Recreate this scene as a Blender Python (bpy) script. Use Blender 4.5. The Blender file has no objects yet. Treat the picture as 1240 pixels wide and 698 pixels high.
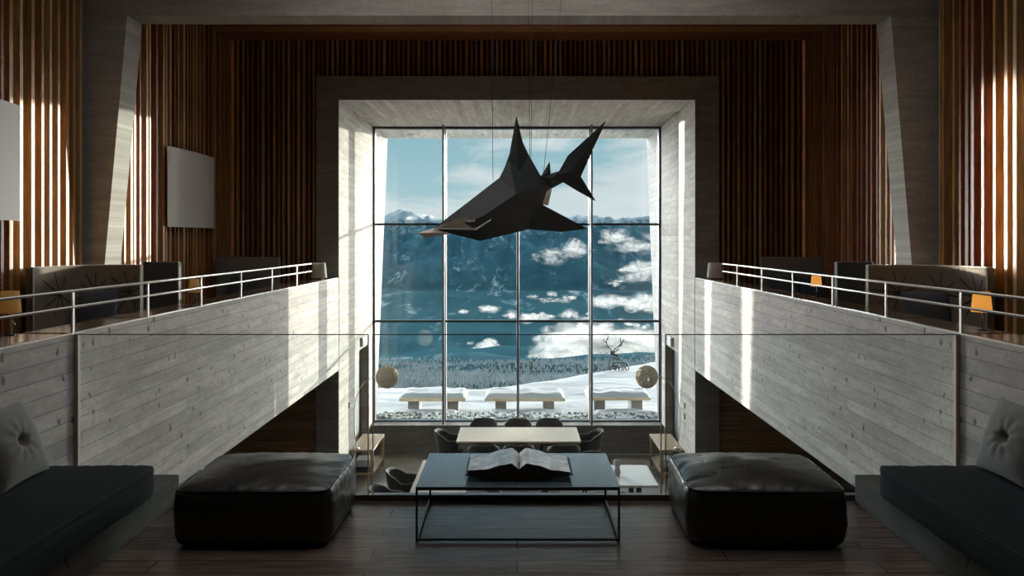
import bpy, bmesh, math, random
from mathutils import Vector, Matrix, noise
random.seed(7)
S = bpy.context.scene
COL = S.collection
F, CX, CY, EYE = 980.0, 626.0, 291.0, 1.70
PI = math.pi

def P(px, py, d):
    return Vector(((px - CX) * d / F, d, EYE - (py - CY) * d / F))

# ------------------------------------------------------------------ materials
def new_mat(name):
    m = bpy.data.materials.new(name); m.use_nodes = True
    nt = m.node_tree; nt.nodes.clear()
    out = nt.nodes.new('ShaderNodeOutputMaterial')
    return m, nt, out

def N(nt, typ, **kw):
    n = nt.nodes.new(typ)
    for k, v in kw.items():
        if k.startswith('i_'):
            key = k[2:]
            key = int(key) if key.isdigit() else key.replace('_', ' ')
            n.inputs[key].default_value = v
        else:
            setattr(n, k, v)
    return n

def ramp(nt, fac, stops):
    r = nt.nodes.new('ShaderNodeValToRGB')
    el = r.color_ramp.elements
    while len(el) < len(stops): el.new(0.5)
    for e, (p, c) in zip(el, stops):
        e.position = p
        e.color = (c, c, c, 1) if not hasattr(c, '__len__') else (*c[:3], 1)
    nt.links.new(fac, r.inputs[0])
    return r.outputs[0]

def mixc(nt, fac, a, b, mode='MIX'):
    m = nt.nodes.new('ShaderNodeMix'); m.data_type = 'RGBA'; m.blend_type = mode
    for sock, v in ((m.inputs[0], fac), (m.inputs[6], a), (m.inputs[7], b)):
        if hasattr(v, 'links'): nt.links.new(v, sock)
        elif hasattr(v, '__len__'): sock.default_value = (*v[:3], 1)
        else: sock.default_value = v
    return m.outputs[2]

def math_(nt, op, a, b=0.0, clamp=False):
    m = nt.nodes.new('ShaderNodeMath'); m.operation = op; m.use_clamp = clamp
    for i, v in enumerate((a, b)):
        if hasattr(v, 'links'): nt.links.new(v, m.inputs[i])
        else: m.inputs[i].default_value = v
    return m.outputs[0]

def maprange(nt, v, a, b, c=0.0, d=1.0, smooth=False):
    m = nt.nodes.new('ShaderNodeMapRange')
    if smooth: m.interpolation_type = 'SMOOTHSTEP'
    nt.links.new(v, m.inputs[0])
    for i, x in enumerate((a, b, c, d)): m.inputs[i + 1].default_value = x
    return m.outputs[0]

def princ(nt, out, col, rough=0.5, metal=0.0, spec=0.5, bump=None, bstr=0.2, bdist=0.01, **kw):
    b = nt.nodes.new('ShaderNodeBsdfPrincipled')
    if hasattr(col, 'links'): nt.links.new(col, b.inputs['Base Color'])
    else: b.inputs['Base Color'].default_value = (*col, 1)
    if hasattr(rough, 'links'): nt.links.new(rough, b.inputs['Roughness'])
    else: b.inputs['Roughness'].default_value = rough
    b.inputs['Metallic'].default_value = metal
    b.inputs['Specular IOR Level'].default_value = spec
    for k, v in kw.items(): b.inputs[k].default_value = v
    if bump is not None:
        n = N(nt, 'ShaderNodeBump'); n.inputs['Strength'].default_value = bstr
        n.inputs['Distance'].default_value = bdist
        nt.links.new(bump, n.inputs['Height']); nt.links.new(n.outputs[0], b.inputs['Normal'])
    nt.links.new(b.outputs[0], out.inputs[0])
    return b

def pos_uv(nt, plane):
    g = N(nt, 'ShaderNodeNewGeometry')
    s = N(nt, 'ShaderNodeSeparateXYZ'); nt.links.new(g.outputs['Position'], s.inputs[0])
    c = N(nt, 'ShaderNodeCombineXYZ')
    a, b = plane
    if a == '+':
        nt.links.new(math_(nt, 'ADD', s.outputs[0], s.outputs[1]), c.inputs[0])
    else: nt.links.new(s.outputs['XYZ'.index(a)], c.inputs[0])
    nt.links.new(s.outputs['XYZ'.index(b)], c.inputs[1])
    return g, c.outputs[0]

def noise_tex(nt, vec, scale, detail=4, rough=0.55, dist=0.0, mapping=None):
    if mapping:
        mp = N(nt, 'ShaderNodeMapping'); mp.inputs['Scale'].default_value = mapping
        nt.links.new(vec, mp.inputs[0]); vec = mp.outputs[0]
    n = N(nt, 'ShaderNodeTexNoise'); n.inputs['Scale'].default_value = scale
    n.inputs['Detail'].default_value = detail; n.inputs['Roughness'].default_value = rough
    n.inputs['Distortion'].default_value = dist
    nt.links.new(vec, n.inputs['Vector'])
    return n.outputs[0]

def concrete(name, plane='YZ', base=(0.40, 0.385, 0.36), boards=True, pits=True):
    m, nt, out = new_mat(name)
    g, uv = pos_uv(nt, plane)
    big = noise_tex(nt, uv, 0.9, 5)
    streak = noise_tex(nt, uv, 3.0, 6, 0.65, 0.3, (0.35, 3.2, 1))
    fine = noise_tex(nt, uv, 28, 4)
    c = mixc(nt, ramp(nt, streak, [(0.3, 0), (0.7, 1)]), [x * 0.60 for x in base], [x * 1.22 for x in base])
    c = mixc(nt, maprange(nt, big, 0.35, 0.65, 0, 0.5), c, [x * 0.8 for x in base])
    c = mixc(nt, ramp(nt, fine, [(0.35, 0.45), (0.60, 0.0)]), c, [x * 0.62 for x in base])
    mott = noise_tex(nt, uv, 7, 5, 0.7, 0.8, (0.6, 1.6, 1))
    c = mixc(nt, ramp(nt, mott, [(0.40, 0.45), (0.56, 0.0)]), c, [x * 0.60 for x in base])
    h = math_(nt, 'MULTIPLY', fine, 0.35)
    if boards:
        br = N(nt, 'ShaderNodeTexBrick'); nt.links.new(uv, br.inputs['Vector'])
        br.inputs['Scale'].default_value = 1.0
        br.inputs['Brick Width'].default_value = 2.7; br.inputs['Row Height'].default_value = 0.105
        br.inputs['Mortar Size'].default_value = 0.0035; br.inputs['Mortar Smooth'].default_value = 0.4
        br.inputs['Color1'].default_value = (0.35, 0.35, 0.35, 1); br.inputs['Color2'].default_value = (0.75, 0.75, 0.75, 1)
        br.inputs['Mortar'].default_value = (0, 0, 0, 1); br.offset = 0.37
        c = mixc(nt, 0.30, c, br.outputs['Color'], 'OVERLAY')
        lineM = math_(nt, 'MULTIPLY', br.outputs['Fac'], ramp(nt, noise_tex(nt, uv, 1.3, 3), [(0.42, 0), (0.58, 1)]))
        c = mixc(nt, math_(nt, 'MULTIPLY', lineM, 0.55), c, [x * 0.3 for x in base])
        h = math_(nt, 'ADD', h, math_(nt, 'MULTIPLY', math_(nt, 'SUBTRACT', 1.0, br.outputs['Fac']), 0.6))
    if pits:
        v = N(nt, 'ShaderNodeTexVoronoi'); v.inputs['Scale'].default_value = 7.5
        mp = N(nt, 'ShaderNodeMapping'); mp.inputs['Scale'].default_value = (1.0, 0.8, 1)
        wob = N(nt, 'ShaderNodeVectorMath'); wob.operation = 'ADD'
        nz = N(nt, 'ShaderNodeTexNoise'); nz.inputs['Scale'].default_value = 22
        nt.links.new(uv, nz.inputs['Vector'])
        sc = N(nt, 'ShaderNodeVectorMath'); sc.operation = 'SCALE'; sc.inputs['Scale'].default_value = 0.05
        nt.links.new(nz.outputs['Color'], sc.inputs[0])
        nt.links.new(uv, wob.inputs[0]); nt.links.new(sc.outputs[0], wob.inputs[1])
        nt.links.new(wob.outputs[0], mp.inputs[0]); nt.links.new(mp.outputs[0], v.inputs['Vector'])
        sel = N(nt, 'ShaderNodeSeparateColor'); nt.links.new(v.outputs['Color'], sel.inputs[0])
        big_ = ramp(nt, v.outputs['Distance'], [(0.09, 1), (0.19, 0)])
        pm = math_(nt, 'MULTIPLY', big_, ramp(nt, sel.outputs[0], [(0.22, 0), (0.34, 1)]))
        c = mixc(nt, math_(nt, 'MULTIPLY', pm, 0.85), c, [x * 0.22 for x in base])
        h = math_(nt, 'SUBTRACT', h, pm)
    princ(nt, out, c, 0.85, spec=0.25, bump=h, bstr=0.35, bdist=0.006)
    return m

def wood(name, base, plane='YZ', rough=0.45, grain=(1, 14, 1), scale=3, var=0.45, spec=0.5, planks=None):
    m, nt, out = new_mat(name)
    g, uv = pos_uv(nt, plane)
    n = noise_tex(nt, uv, scale, 6, 0.6, 0.6, grain)
    c = mixc(nt, ramp(nt, n, [(0.3, 0), (0.72, 1)]), [x * (1 - var) for x in base], [x * (1 + var) for x in base])
    h = n
    if planks:
        w, r = planks
        br = N(nt, 'ShaderNodeTexBrick'); nt.links.new(uv, br.inputs['Vector'])
        br.inputs['Scale'].default_value = 1.0; br.inputs['Brick Width'].default_value = w
        br.inputs['Row Height'].default_value = r; br.inputs['Mortar Size'].default_value = 0.0035
        br.inputs['Color1'].default_value = (0.25, 0.25, 0.25, 1); br.inputs['Color2'].default_value = (0.75, 0.75, 0.75, 1)
        br.inputs['Mortar'].default_value = (0, 0, 0, 1); br.offset = 0.41; br.inputs['Bias'].default_value = 0
        c = mixc(nt, 0.5, c, br.outputs['Color'], 'OVERLAY')
        c = mixc(nt, br.outputs['Fac'], c, [x * 0.15 for x in base])
        h = math_(nt, 'SUBTRACT', math_(nt, 'MULTIPLY', n, 0.3), br.outputs['Fac'])
    princ(nt, out, c, rough, spec=spec, bump=h, bstr=0.25, bdist=0.003)
    return m

def plain(name, col, rough=0.5, metal=0.0, spec=0.5, nscale=30, nvar=0.12, bstr=0.1, **kw):
    m, nt, out = new_mat(name)
    g = N(nt, 'ShaderNodeTexCoord')
    n = noise_tex(nt, g.outputs['Object'], nscale, 4)
    c = mixc(nt, n, [x * (1 - nvar) for x in col], [min(1, x * (1 + nvar)) for x in col])
    princ(nt, out, c, rough, metal, spec, bump=n, bstr=bstr, bdist=0.003, **kw)
    return m

def fabric(name, col, scale=220, sheen=0.3):
    m, nt, out = new_mat(name)
    g = N(nt, 'ShaderNodeTexCoord')
    n1 = noise_tex(nt, g.outputs['Object'], scale, 2, 0.7, 0, (1, 1, 1))
    n2 = noise_tex(nt, g.outputs['Object'], 5, 4)
    c = mixc(nt, n1, [x * 0.6 for x in col], [x * 1.4 for x in col])
    c = mixc(nt, math_(nt, 'MULTIPLY', n2, 0.5), c, [x * 0.7 for x in col])
    b = princ(nt, out, c, 0.9, spec=0.2, bump=n1, bstr=0.25, bdist=0.002)
    b.inputs['Sheen Weight'].default_value = sheen
    return m

def glass(name, tint=(0.93, 0.97, 0.97), ior=1.45):
    m, nt, out = new_mat(name)
    f = N(nt, 'ShaderNodeFresnel'); f.inputs[0].default_value = ior
    t = N(nt, 'ShaderNodeBsdfTransparent'); t.inputs[0].default_value = (*tint, 1)
    gl = N(nt, 'ShaderNodeBsdfGlossy'); gl.inputs['Roughness'].default_value = 0.0
    gl.inputs['Color'].default_value = (1, 1, 1, 1)
    mx = N(nt, 'ShaderNodeMixShader')
    nt.links.new(f.outputs[0], mx.inputs[0]); nt.links.new(t.outputs[0], mx.inputs[1]); nt.links.new(gl.outputs[0], mx.inputs[2])
    nt.links.new(mx.outputs[0], out.inputs[0])
    return m

M = {}
M['conc_side'] = concrete('board_marked_concrete_side', 'YZ', (0.50, 0.468, 0.438))
M['conc_front'] = concrete('board_marked_concrete_front', 'XZ', (0.42, 0.395, 0.35), boards=False, pits=False)
M['conc_reveal'] = concrete('board_marked_concrete_reveal', 'YZ', (0.44, 0.41, 0.37))
M['conc_soffit'] = concrete('board_marked_concrete_soffit', 'YX', (0.47, 0.44, 0.40))
M['conc_ext'] = concrete('darkened_exterior_concrete', 'YZ', (0.21, 0.20, 0.19))  # recess concrete in a darker tone, offsets the strong light outside
M['conc_dark'] = concrete('dark_smooth_concrete', 'XZ', (0.26, 0.25, 0.235), boards=False, pits=False)
M['conc_plinth'] = concrete('plinth_concrete', 'YZ', (0.14, 0.14, 0.138), boards=False)
M['slatA'] = wood('larch_batten_amber', (0.42, 0.21, 0.075), '+Z', 0.5, (14, 1, 1), 2.0)
M['slatB'] = wood('larch_batten_red', (0.28, 0.095, 0.042), '+Z', 0.5, (14, 1, 1), 2.0)
M['slatC'] = wood('larch_batten_pale', (0.48, 0.30, 0.14), '+Z', 0.5, (14, 1, 1), 2.0)
M['backing'] = plain('dark_backing_board', (0.018, 0.010, 0.007), 0.8)
M['plankwall'] = wood('brown_plank_cladding', (0.24, 0.125, 0.05), 'XZ', 0.5, (1, 12, 1), 2.0, planks=(3.1, 0.16))
M['floor_up'] = wood('dark_oak_floorboards', (0.14, 0.108, 0.088), 'XY', 0.27, (1, 14, 1), 3.0, planks=(1.9, 0.165), spec=0.4)
M['floor_low'] = wood('grey_stone_floor', (0.24, 0.215, 0.19), 'XY', 0.45, (1, 1, 1), 3.0, var=0.15, planks=(1.2, 0.6))
M['counter'] = wood('counter_walnut', (0.10, 0.07, 0.045), 'YX', 0.13, (1, 12, 1), 3.0)
M['tablewood'] = wood('pale_oak_tabletop', (0.50, 0.41, 0.31), 'XY', 0.4, (1, 14, 1), 3.0, var=0.15)
M['consolewood'] = wood('console_oak', (0.40, 0.30, 0.19), 'YX', 0.4, (1, 14, 1), 3.0, var=0.2)
M['benchwood'] = wood('weathered_larch', (0.40, 0.31, 0.20), 'XY', 0.7, (1, 14, 1), 3.0, var=0.3)
M['leather'] = None
M['steel'] = plain('brushed_steel', (0.55, 0.55, 0.56), 0.3, 1.0)
M['railsteel'] = plain('satin_white_steel', (0.72, 0.70, 0.66), 0.35, 0.5)
M['mullion'] = plain('aluminium_mullion', (0.20, 0.20, 0.21), 0.33, 0.85)
M['darkmetal'] = plain('blackened_steel', (0.035, 0.04, 0.045), 0.4, 0.6)
M['tabletop'] = plain('blue_grey_steel_sheet', (0.12, 0.175, 0.205), 0.2, 0.4, nscale=6, nvar=0.2)
M['glass'] = glass('window_glass')
M['glass2'] = glass('balustrade_glass', (0.96, 0.98, 0.98), 1.40)
M['glassedge'] = plain('glass_edge_strip', (0.50, 0.42, 0.35), 0.3, 0.3)
M['mattress'] = fabric('charcoal_teal_weave', (0.014, 0.018, 0.020), 160, 0.0)
M['cushion'] = fabric('grey_velvet', (0.15, 0.147, 0.145), 90, 0.3)
M['sofa'] = fabric('dark_brown_upholstery', (0.17, 0.14, 0.10), 120)
M['sofa2'] = fabric('black_upholstery', (0.035, 0.036, 0.040), 120)
M['sofagrey'] = fabric('charcoal_upholstery', (0.20, 0.19, 0.175), 120)
M['navy'] = fabric('navy_cushion_fabric', (0.07, 0.085, 0.11), 120)
M['piping'] = plain('light_piping', (0.42, 0.41, 0.40), 0.6)
M['seam'] = plain('seam_thread', (0.010, 0.010, 0.010), 0.8)
M['shark'] = plain('slate_painted_sheet', (0.016, 0.022, 0.024), 0.6, nscale=4, nvar=0.25)
M['sharkpale'] = plain('pale_bare_sheet', (0.78, 0.70, 0.61), 0.5, nscale=6)
M['sharkedge'] = plain('cream_sheet_edge', (0.90, 0.86, 0.80), 0.5)
M['cable'] = plain('thin_black_cable', (0.03, 0.03, 0.03), 0.5)
M['chair'] = fabric('charcoal_felt', (0.060, 0.064, 0.066), 100)
M['white'] = plain('white_ceramic', (0.75, 0.75, 0.73), 0.3)
M['panel'] = plain('white_panel_shade', (0.62, 0.60, 0.57), 0.7, nscale=3, nvar=0.03)
M['door'] = plain('dark_grey_door', (0.075, 0.078, 0.080), 0.5)
M['doorr'] = plain('dark_teal_door', (0.030, 0.040, 0.042), 0.4)
M['stone1'] = plain('pale_pebble', (0.36, 0.36, 0.36), 0.8, nscale=9, nvar=0.3)
M['stone2'] = plain('dark_pebble', (0.05, 0.05, 0.05), 0.8, nscale=9, nvar=0.3)
M['rust'] = plain('dark_rusted_wire', (0.035, 0.030, 0.028), 0.8)
M['wicker'] = plain('tan_wicker', (0.66, 0.60, 0.50), 0.7)
M['bookblack'] = plain('black_book_cover', (0.012, 0.012, 0.013), 0.45)
M['pageedge'] = plain('shaded_page_edges', (0.075, 0.05, 0.04), 0.7)  # paper edges coloured dark brown for their unlit side
M['napkin'] = plain('pink_beige_paper', (0.52, 0.42, 0.36), 0.7)
M['boxdark'] = plain('dark_blue_box', (0.03, 0.035, 0.05), 0.5)
M['boxlight'] = plain('light_grey_box', (0.45, 0.46, 0.48), 0.5)
M['forest'] = plain('frosted_conifer', (0.20, 0.225, 0.235), 0.9, nscale=0.25, nvar=0.8)

# leather
m, nt, out = new_mat('black_leather')
tc = N(nt, 'ShaderNodeTexCoord')
n1 = noise_tex(nt, tc.outputs['Object'], 60, 4); n2 = noise_tex(nt, tc.outputs['Object'], 3.5, 4, 0.6, 0.8)
h = math_(nt, 'ADD', math_(nt, 'MULTIPLY', n1, 0.1), n2)
princ(nt, out, mixc(nt, n2, (0.010, 0.011, 0.012), (0.024, 0.026, 0.028)), ramp(nt, n2, [(0.3, 0.25), (0.7, 0.40)]), spec=0.8, bump=h, bstr=0.3, bdist=0.02)
M['leather'] = m

# book page
m, nt, out = new_mat('printed_page')
tc = N(nt, 'ShaderNodeTexCoord')
n1 = noise_tex(nt, tc.outputs['Object'], 9, 5, 0.65, 1.0)
princ(nt, out, ramp(nt, n1, [(0.35, (0.30, 0.31, 0.32)), (0.5, (0.48, 0.49, 0.50)), (0.62, (0.75, 0.74, 0.72))]), 0.22, spec=0.5)
M['page'] = m

# amber shade (lit)
def shade_mat(name, col, e):
    m, nt, out = new_mat(name)
    d = N(nt, 'ShaderNodeBsdfDiffuse'); d.inputs[0].default_value = (*col, 1)
    t = N(nt, 'ShaderNodeBsdfTranslucent'); t.inputs[0].default_value = (*col, 1)
    em = N(nt, 'ShaderNodeEmission'); em.inputs[0].default_value = (1.0, 0.50, 0.10, 1); em.inputs[1].default_value = e
    tc = N(nt, 'ShaderNodeTexCoord')
    a = N(nt, 'ShaderNodeMixShader'); nt.links.new(d.outputs[0], a.inputs[1]); nt.links.new(t.outputs[0], a.inputs[2])
    ad = N(nt, 'ShaderNodeAddShader'); nt.links.new(a.outputs[0], ad.inputs[0]); nt.links.new(em.outputs[0], ad.inputs[1])
    nt.links.new(ad.outputs[0], out.inputs[0]); return m
M['amber'] = shade_mat('amber_lamp_shade', (0.62, 0.36, 0.12), 0.32)
M['tanshade'] = shade_mat('tan_lamp_shade', (0.55, 0.38, 0.20), 0.04)
M['whiteshade'] = shade_mat('grey_white_lamp_shade', (0.72, 0.69, 0.64), 0.0)

# snow
m, nt, out = new_mat('snow')
g = N(nt, 'ShaderNodeNewGeometry')
n = noise_tex(nt, g.outputs['Position'], 0.7, 6, 0.55, 0.4, (1, 2.5, 1))
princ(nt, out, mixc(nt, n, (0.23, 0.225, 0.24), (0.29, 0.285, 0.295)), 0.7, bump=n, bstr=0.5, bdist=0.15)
M['snow'] = m

# mountain
m, nt, out = new_mat('snowy_mountain')
g = N(nt, 'ShaderNodeNewGeometry'); sp = N(nt, 'ShaderNodeSeparateXYZ'); nt.links.new(g.outputs['Position'], sp.inputs[0])
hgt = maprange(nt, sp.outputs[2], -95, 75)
nA = noise_tex(nt, g.outputs['Position'], 0.014, 9, 0.62, 0.9, (1, 0.14, 0.8))
nB = noise_tex(nt, g.outputs['Position'], 0.06, 8, 0.7, 1.0, (1, 0.15, 1.0))
nC = noise_tex(nt, g.outputs['Position'], 0.0035, 3, 0.5)
forest = mixc(nt, nB, (0.024, 0.072, 0.100), (0.055, 0.130, 0.160))  # forest tones with the blue distance haze mixed into the colour
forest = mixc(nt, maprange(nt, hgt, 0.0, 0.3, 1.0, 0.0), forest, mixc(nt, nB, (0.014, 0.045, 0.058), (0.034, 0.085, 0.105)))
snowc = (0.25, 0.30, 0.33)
msk = math_(nt, 'ADD', math_(nt, 'MULTIPLY', nA, 0.50), math_(nt, 'MULTIPLY', nB, 0.42))
thr = ramp(nt, hgt, [(0.0, 0.0), (0.12, -0.005), (0.30, -0.025), (0.62, -0.02), (0.78, 0.05), (1.0, 0.24)])
msk = math_(nt, 'ADD', msk, thr)
msk = ramp(nt, msk, [(0.50, 0), (0.60, 1)])
col = mixc(nt, msk, forest, snowc)
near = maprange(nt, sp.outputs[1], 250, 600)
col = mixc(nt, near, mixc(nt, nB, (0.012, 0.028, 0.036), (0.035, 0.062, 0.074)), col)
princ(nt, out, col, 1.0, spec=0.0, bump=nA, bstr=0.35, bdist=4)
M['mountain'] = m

# cloud
m, nt, out = new_mat('valley_cloud')
g = N(nt, 'ShaderNodeNewGeometry')
lw = N(nt, 'ShaderNodeLayerWeight'); lw.inputs[0].default_value = 0.5
nz = noise_tex(nt, g.outputs['Position'], 0.06, 6, 0.6, 0.5)
al = math_(nt, 'MULTIPLY', math_(nt, 'POWER', math_(nt, 'SUBTRACT', 1.0, lw.outputs['Facing']), 2.4), ramp(nt, nz, [(0.38, 0.05), (0.60, 0.62)]))
d = N(nt, 'ShaderNodeBsdfDiffuse'); d.inputs[0].default_value = (0.62, 0.61, 0.62, 1)
t = N(nt, 'ShaderNodeBsdfTranslucent'); t.inputs[0].default_value = (0.66, 0.62, 0.59, 1)
a = N(nt, 'ShaderNodeMixShader'); a.inputs[0].default_value = 0.45
nt.links.new(d.outputs[0], a.inputs[1]); nt.links.new(t.outputs[0], a.inputs[2])
tr = N(nt, 'ShaderNodeBsdfTransparent')
b = N(nt, 'ShaderNodeMixShader'); nt.links.new(al, b.inputs[0]); nt.links.new(tr.outputs[0], b.inputs[1]); nt.links.new(a.outputs[0], b.inputs[2])
nt.links.new(b.outputs[0], out.inputs[0])
M['cloud'] = m

# ------------------------------------------------------------------ mesh helpers
class MB:
    def __init__(s): s.v = []; s.f = []; s.m = []; s.smooth = []
    def add(s, vs, fs, mi=0, sm=False):
        o = len(s.v); s.v += [tuple(v) for v in vs]
        for f in fs: s.f.append([i + o for i in f]); s.m.append(mi); s.smooth.append(sm)
        return s
    def box(s, x0, x1, y0, y1, z0, z1, mi=0):
        vs = [(x, y, z) for z in (z0, z1) for y in (y0, y1) for x in (x0, x1)]
        return s.add(vs, [(0, 2, 3, 1), (4, 5, 7, 6), (0, 1, 5, 4), (2, 6, 7, 3), (0, 4, 6, 2), (1, 3, 7, 5)], mi)
    def prism(s, pts, axis, a, b, mi=0):
        """polygon pts (2D) extruded along axis"""
        n = len(pts)
        def mk(p, t):
            if axis == 'y': return (p[0], t, p[1])
            if axis == 'x': return (t, p[0], p[1])
            return (p[0], p[1], t)
        vs = [mk(p, a) for p in pts] + [mk(p, b) for p in pts]
        fs = [tuple(range(n))[::-1], tuple(range(n, 2 * n))] + [(i, (i + 1) % n, (i + 1) % n + n, i + n) for i in range(n)]
        return s.add(vs, fs, mi)
    def tube(s, pts, r, n=8, mi=0, caps=True):
        pts = [Vector(p) for p in pts]; rs = r if hasattr(r, '__len__') else [r] * len(pts)
        rings = []; up = None
        for i, p in enumerate(pts):
            t = (pts[min(i + 1, len(pts) - 1)] - pts[max(i - 1, 0)]).normalized()
            if up is None:
                up = Vector((0, 0, 1)) if abs(t.z) < 0.9 else Vector((1, 0, 0))
            u = t.cross(up)
            if u.length < 1e-5: u = t.cross(Vector((0, 1, 0)))
            u.normalize(); w = u.cross(t).normalized(); up = w
            rings.append([p + (u * math.cos(2 * PI * k / n) + w * math.sin(2 * PI * k / n)) * rs[i] for k in range(n)])
        vs = [v for rg in rings for v in rg]
        fs = [(i * n + k, i * n + (k + 1) % n, (i + 1) * n + (k + 1) % n, (i + 1) * n + k) for i in range(len(pts) - 1) for k in range(n)]
        if caps: fs += [tuple(range(n))[::-1], tuple(range((len(pts) - 1) * n, len(pts) * n))]
        return s.add(vs, fs, mi, n > 5)
    def lathe(s, prof, n=24, c=(0, 0, 0), mi=0, caps=True):
        vs = [(c[0] + r * math.cos(2 * PI * k / n), c[1] + r * math.sin(2 * PI * k / n), c[2] + z) for r, z in prof for k in range(n)]
        L = len(prof)
        fs = [(i * n + k, i * n + (k + 1) % n, (i + 1) * n + (k + 1) % n, (i + 1) * n + k) for i in range(L - 1) for k in range(n)]
        if caps: fs += [tuple(range(n))[::-1], tuple(range((L - 1) * n, L * n))]
        return s.add(vs, fs, mi, True)
    def build(s, name, mats, parent=None, bevel=0, recalc=True):
        me = bpy.data.meshes.new(name); me.from_pydata(s.v, [], s.f); me.update()
        mats = mats if isinstance(mats, (list, tuple)) else [mats]
        for mt in mats: me.materials.append(mt)
        for p, mi, sm in zip(me.polygons, s.m, s.smooth): p.material_index = mi; p.use_smooth = sm
        if recalc:
            bm = bmesh.new(); bm.from_mesh(me); bmesh.ops.recalc_face_normals(bm, faces=bm.faces); bm.to_mesh(me); bm.free()
        o = bpy.data.objects.new(name, me); COL.objects.link(o)
        if parent: o.parent = parent
        if bevel:
            b = o.modifiers.new('bevel', 'BEVEL'); b.width = bevel; b.segments = 2; b.limit_method = 'ANGLE'
        return o

def tag(o, label=None, cat=None, group=None, kind=None):
    if label: o['label'] = label
    if cat: o['category'] = cat
    if group: o['group'] = group
    if kind: o['kind'] = kind
    return o
def empty(name, loc=(0, 0, 0), rz=0, **kw):
    o = bpy.data.objects.new(name, None); COL.objects.link(o)
    o.location = loc; o.rotation_euler = (0, 0, rz); o.empty_display_size = 0.1
    return tag(o, **kw)
def struct(o, label=None, cat='wall'): return tag(o, label, cat, None, 'structure')
def kids(o): return [c for c in bpy.data.objects if c.parent == o]
def copy_tree(o, parent=None):
    c = o.copy(); COL.objects.link(c)
    if parent: c.parent = parent
    for k in kids(o): copy_tree(k, c)
    return c

# ------------------------------------------------------------------ setting
XP = 2.90           # atrium half width
ZG, ZC, ZL, ZPB, ZPT = 0.35, 5.07, -2.54, -0.42, 1.084
struct(MB().box(-3.0, 3.0, -2.5, 5.34, -0.30, 0.0).build('floor', M['floor_up']), 'dark wooden floorboards of the upper lounge', 'floor')
struct(MB().box(-8, 8, 5.0, 16.0, ZL - 0.2, ZL).build('floor_lower', M['floor_low']), 'grey floor of the dining level below', 'floor')
struct(MB().box(-8, 8, 5.0, 5.14, ZL, -0.30).build('wall_front_lower', M['conc_dark']), 'wall under the edge of the lounge floor')
for sgn, side in ((-1, 'left'), (1, 'right')):
    a, b = sorted((sgn * XP, sgn * (XP + 0.06)))
    w = MB().box(a, b, -2.5, 13.2, ZPB, ZPT)
    struct(w.build('wall_%s_parapet' % side, M['conc_side']), 'board marked concrete parapet on the %s of the atrium' % side)
    a, b = sorted((sgn * (XP + 0.06), sgn * 8.0))
    struct(MB().box(a, b, -2.5, 13.5, ZPB, ZG).build('floor_gallery_%s' % side, M['conc_dark']), 'gallery floor slab on the %s' % side, 'floor')
    struct(MB().box(*sorted((sgn * 7.9, sgn * 8.1)), 5.0, 13.5, ZL, ZPB).build('wall_%s_lower' % side, M['plankwall']), 'lower side wall on the %s' % side)
    x0, x1 = sorted((sgn * 3.27, sgn * 8.0))
    struct(MB().box(x0, x1, 13.32, 13.5, ZL, ZPB).build('wall_back_lower_%s' % side, M['plankwall']), 'horizontal brown planks under the %s gallery' % side)

def slats_along(mb, p0, p1, normal, z0, z1, pitch, wid, dep, jitter):
    p0 = Vector(p0); p1 = Vector(p1); L = (p1 - p0).length; t = (p1 - p0).normalized(); nrm = Vector(normal)
    u = 0.02
    while u < L - wid:
        w = wid * random.uniform(0.8, 1.25); dd = dep * random.uniform(0.8, 1.15)
        a = p0 + t * u; b = a + t * w
        pts = [a, b, b + nrm * dd, a + nrm * dd]
        mb.prism([(p.x, p.y) for p in pts], 'z', z0, z1, random.choice((1, 1, 2, 2, 3)))
        u += w + (pitch - wid) * random.uniform(1 - jitter, 1 + jitter)
SM = [M['backing'], M['slatA'], M['slatB'], M['slatC']]
def slat_wall(name, p0, p1, normal, label, pitch=0.145, wid=0.047, dep=0.10, jitter=0.35, z0=ZG, z1=ZC):
    mb = MB()
    back = [Vector(p0), Vector(p1), Vector(p1) - Vector(normal) * 0.12, Vector(p0) - Vector(normal) * 0.12]
    mb.prism([(p.x, p.y) for p in back], 'z', z0, z1, 0)
    slats_along(mb, p0, p1, normal, z0, z1, pitch, wid, dep, jitter)
    return struct(mb.build(name, SM), label)
slat_wall('wall_left_front', (-4.86, 2.0), (-4.86, 8.97), (1, 0), 'upright wooden battens on the left wall nearest the camera')
slat_wall('wall_right_front', (4.72, 2.0), (4.72, 8.97), (-1, 0), 'upright wooden battens on the right wall nearest the camera')
slat_wall('wall_left_rear', (-4.84, 9.33), (-4.82, 13.42), (1, 0), 'upright wooden battens on the left wall beyond the portal')
slat_wall('wall_right_rear', (4.76, 9.33), (4.88, 13.42), (-1, 0), 'upright wooden battens on the right wall beyond the portal')
slat_wall('wall_back_left', (-4.86, 13.5), (-3.27, 13.5), (0, -1), 'upright battens left of the window frame', 0.085, 0.04, 0.06, 0.2)
slat_wall('wall_back_right', (3.29, 13.5), (4.92, 13.5), (0, -1), 'upright battens right of the window frame', 0.085, 0.04, 0.06, 0.2)
slat_wall('wall_back_top', (-3.27, 13.5), (3.29, 13.5), (0, -1), 'upright battens above the window frame', 0.085, 0.04, 0.06, 0.2, 4.36, ZC)

# portal of slanted concrete legs
U = [(-4.95, ZG), (-4.95, ZC), (4.95, ZC), (4.95, ZG), (4.467, ZG), (4.145, 4.19), (-4.32, 4.19), (-4.667, ZG)]
struct(MB().prism(U, 'y', 8.97, 9.33).build('trim_1', M['conc_front']), 'concrete portal frame with slanted legs across the hall', 'frame')

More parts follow.
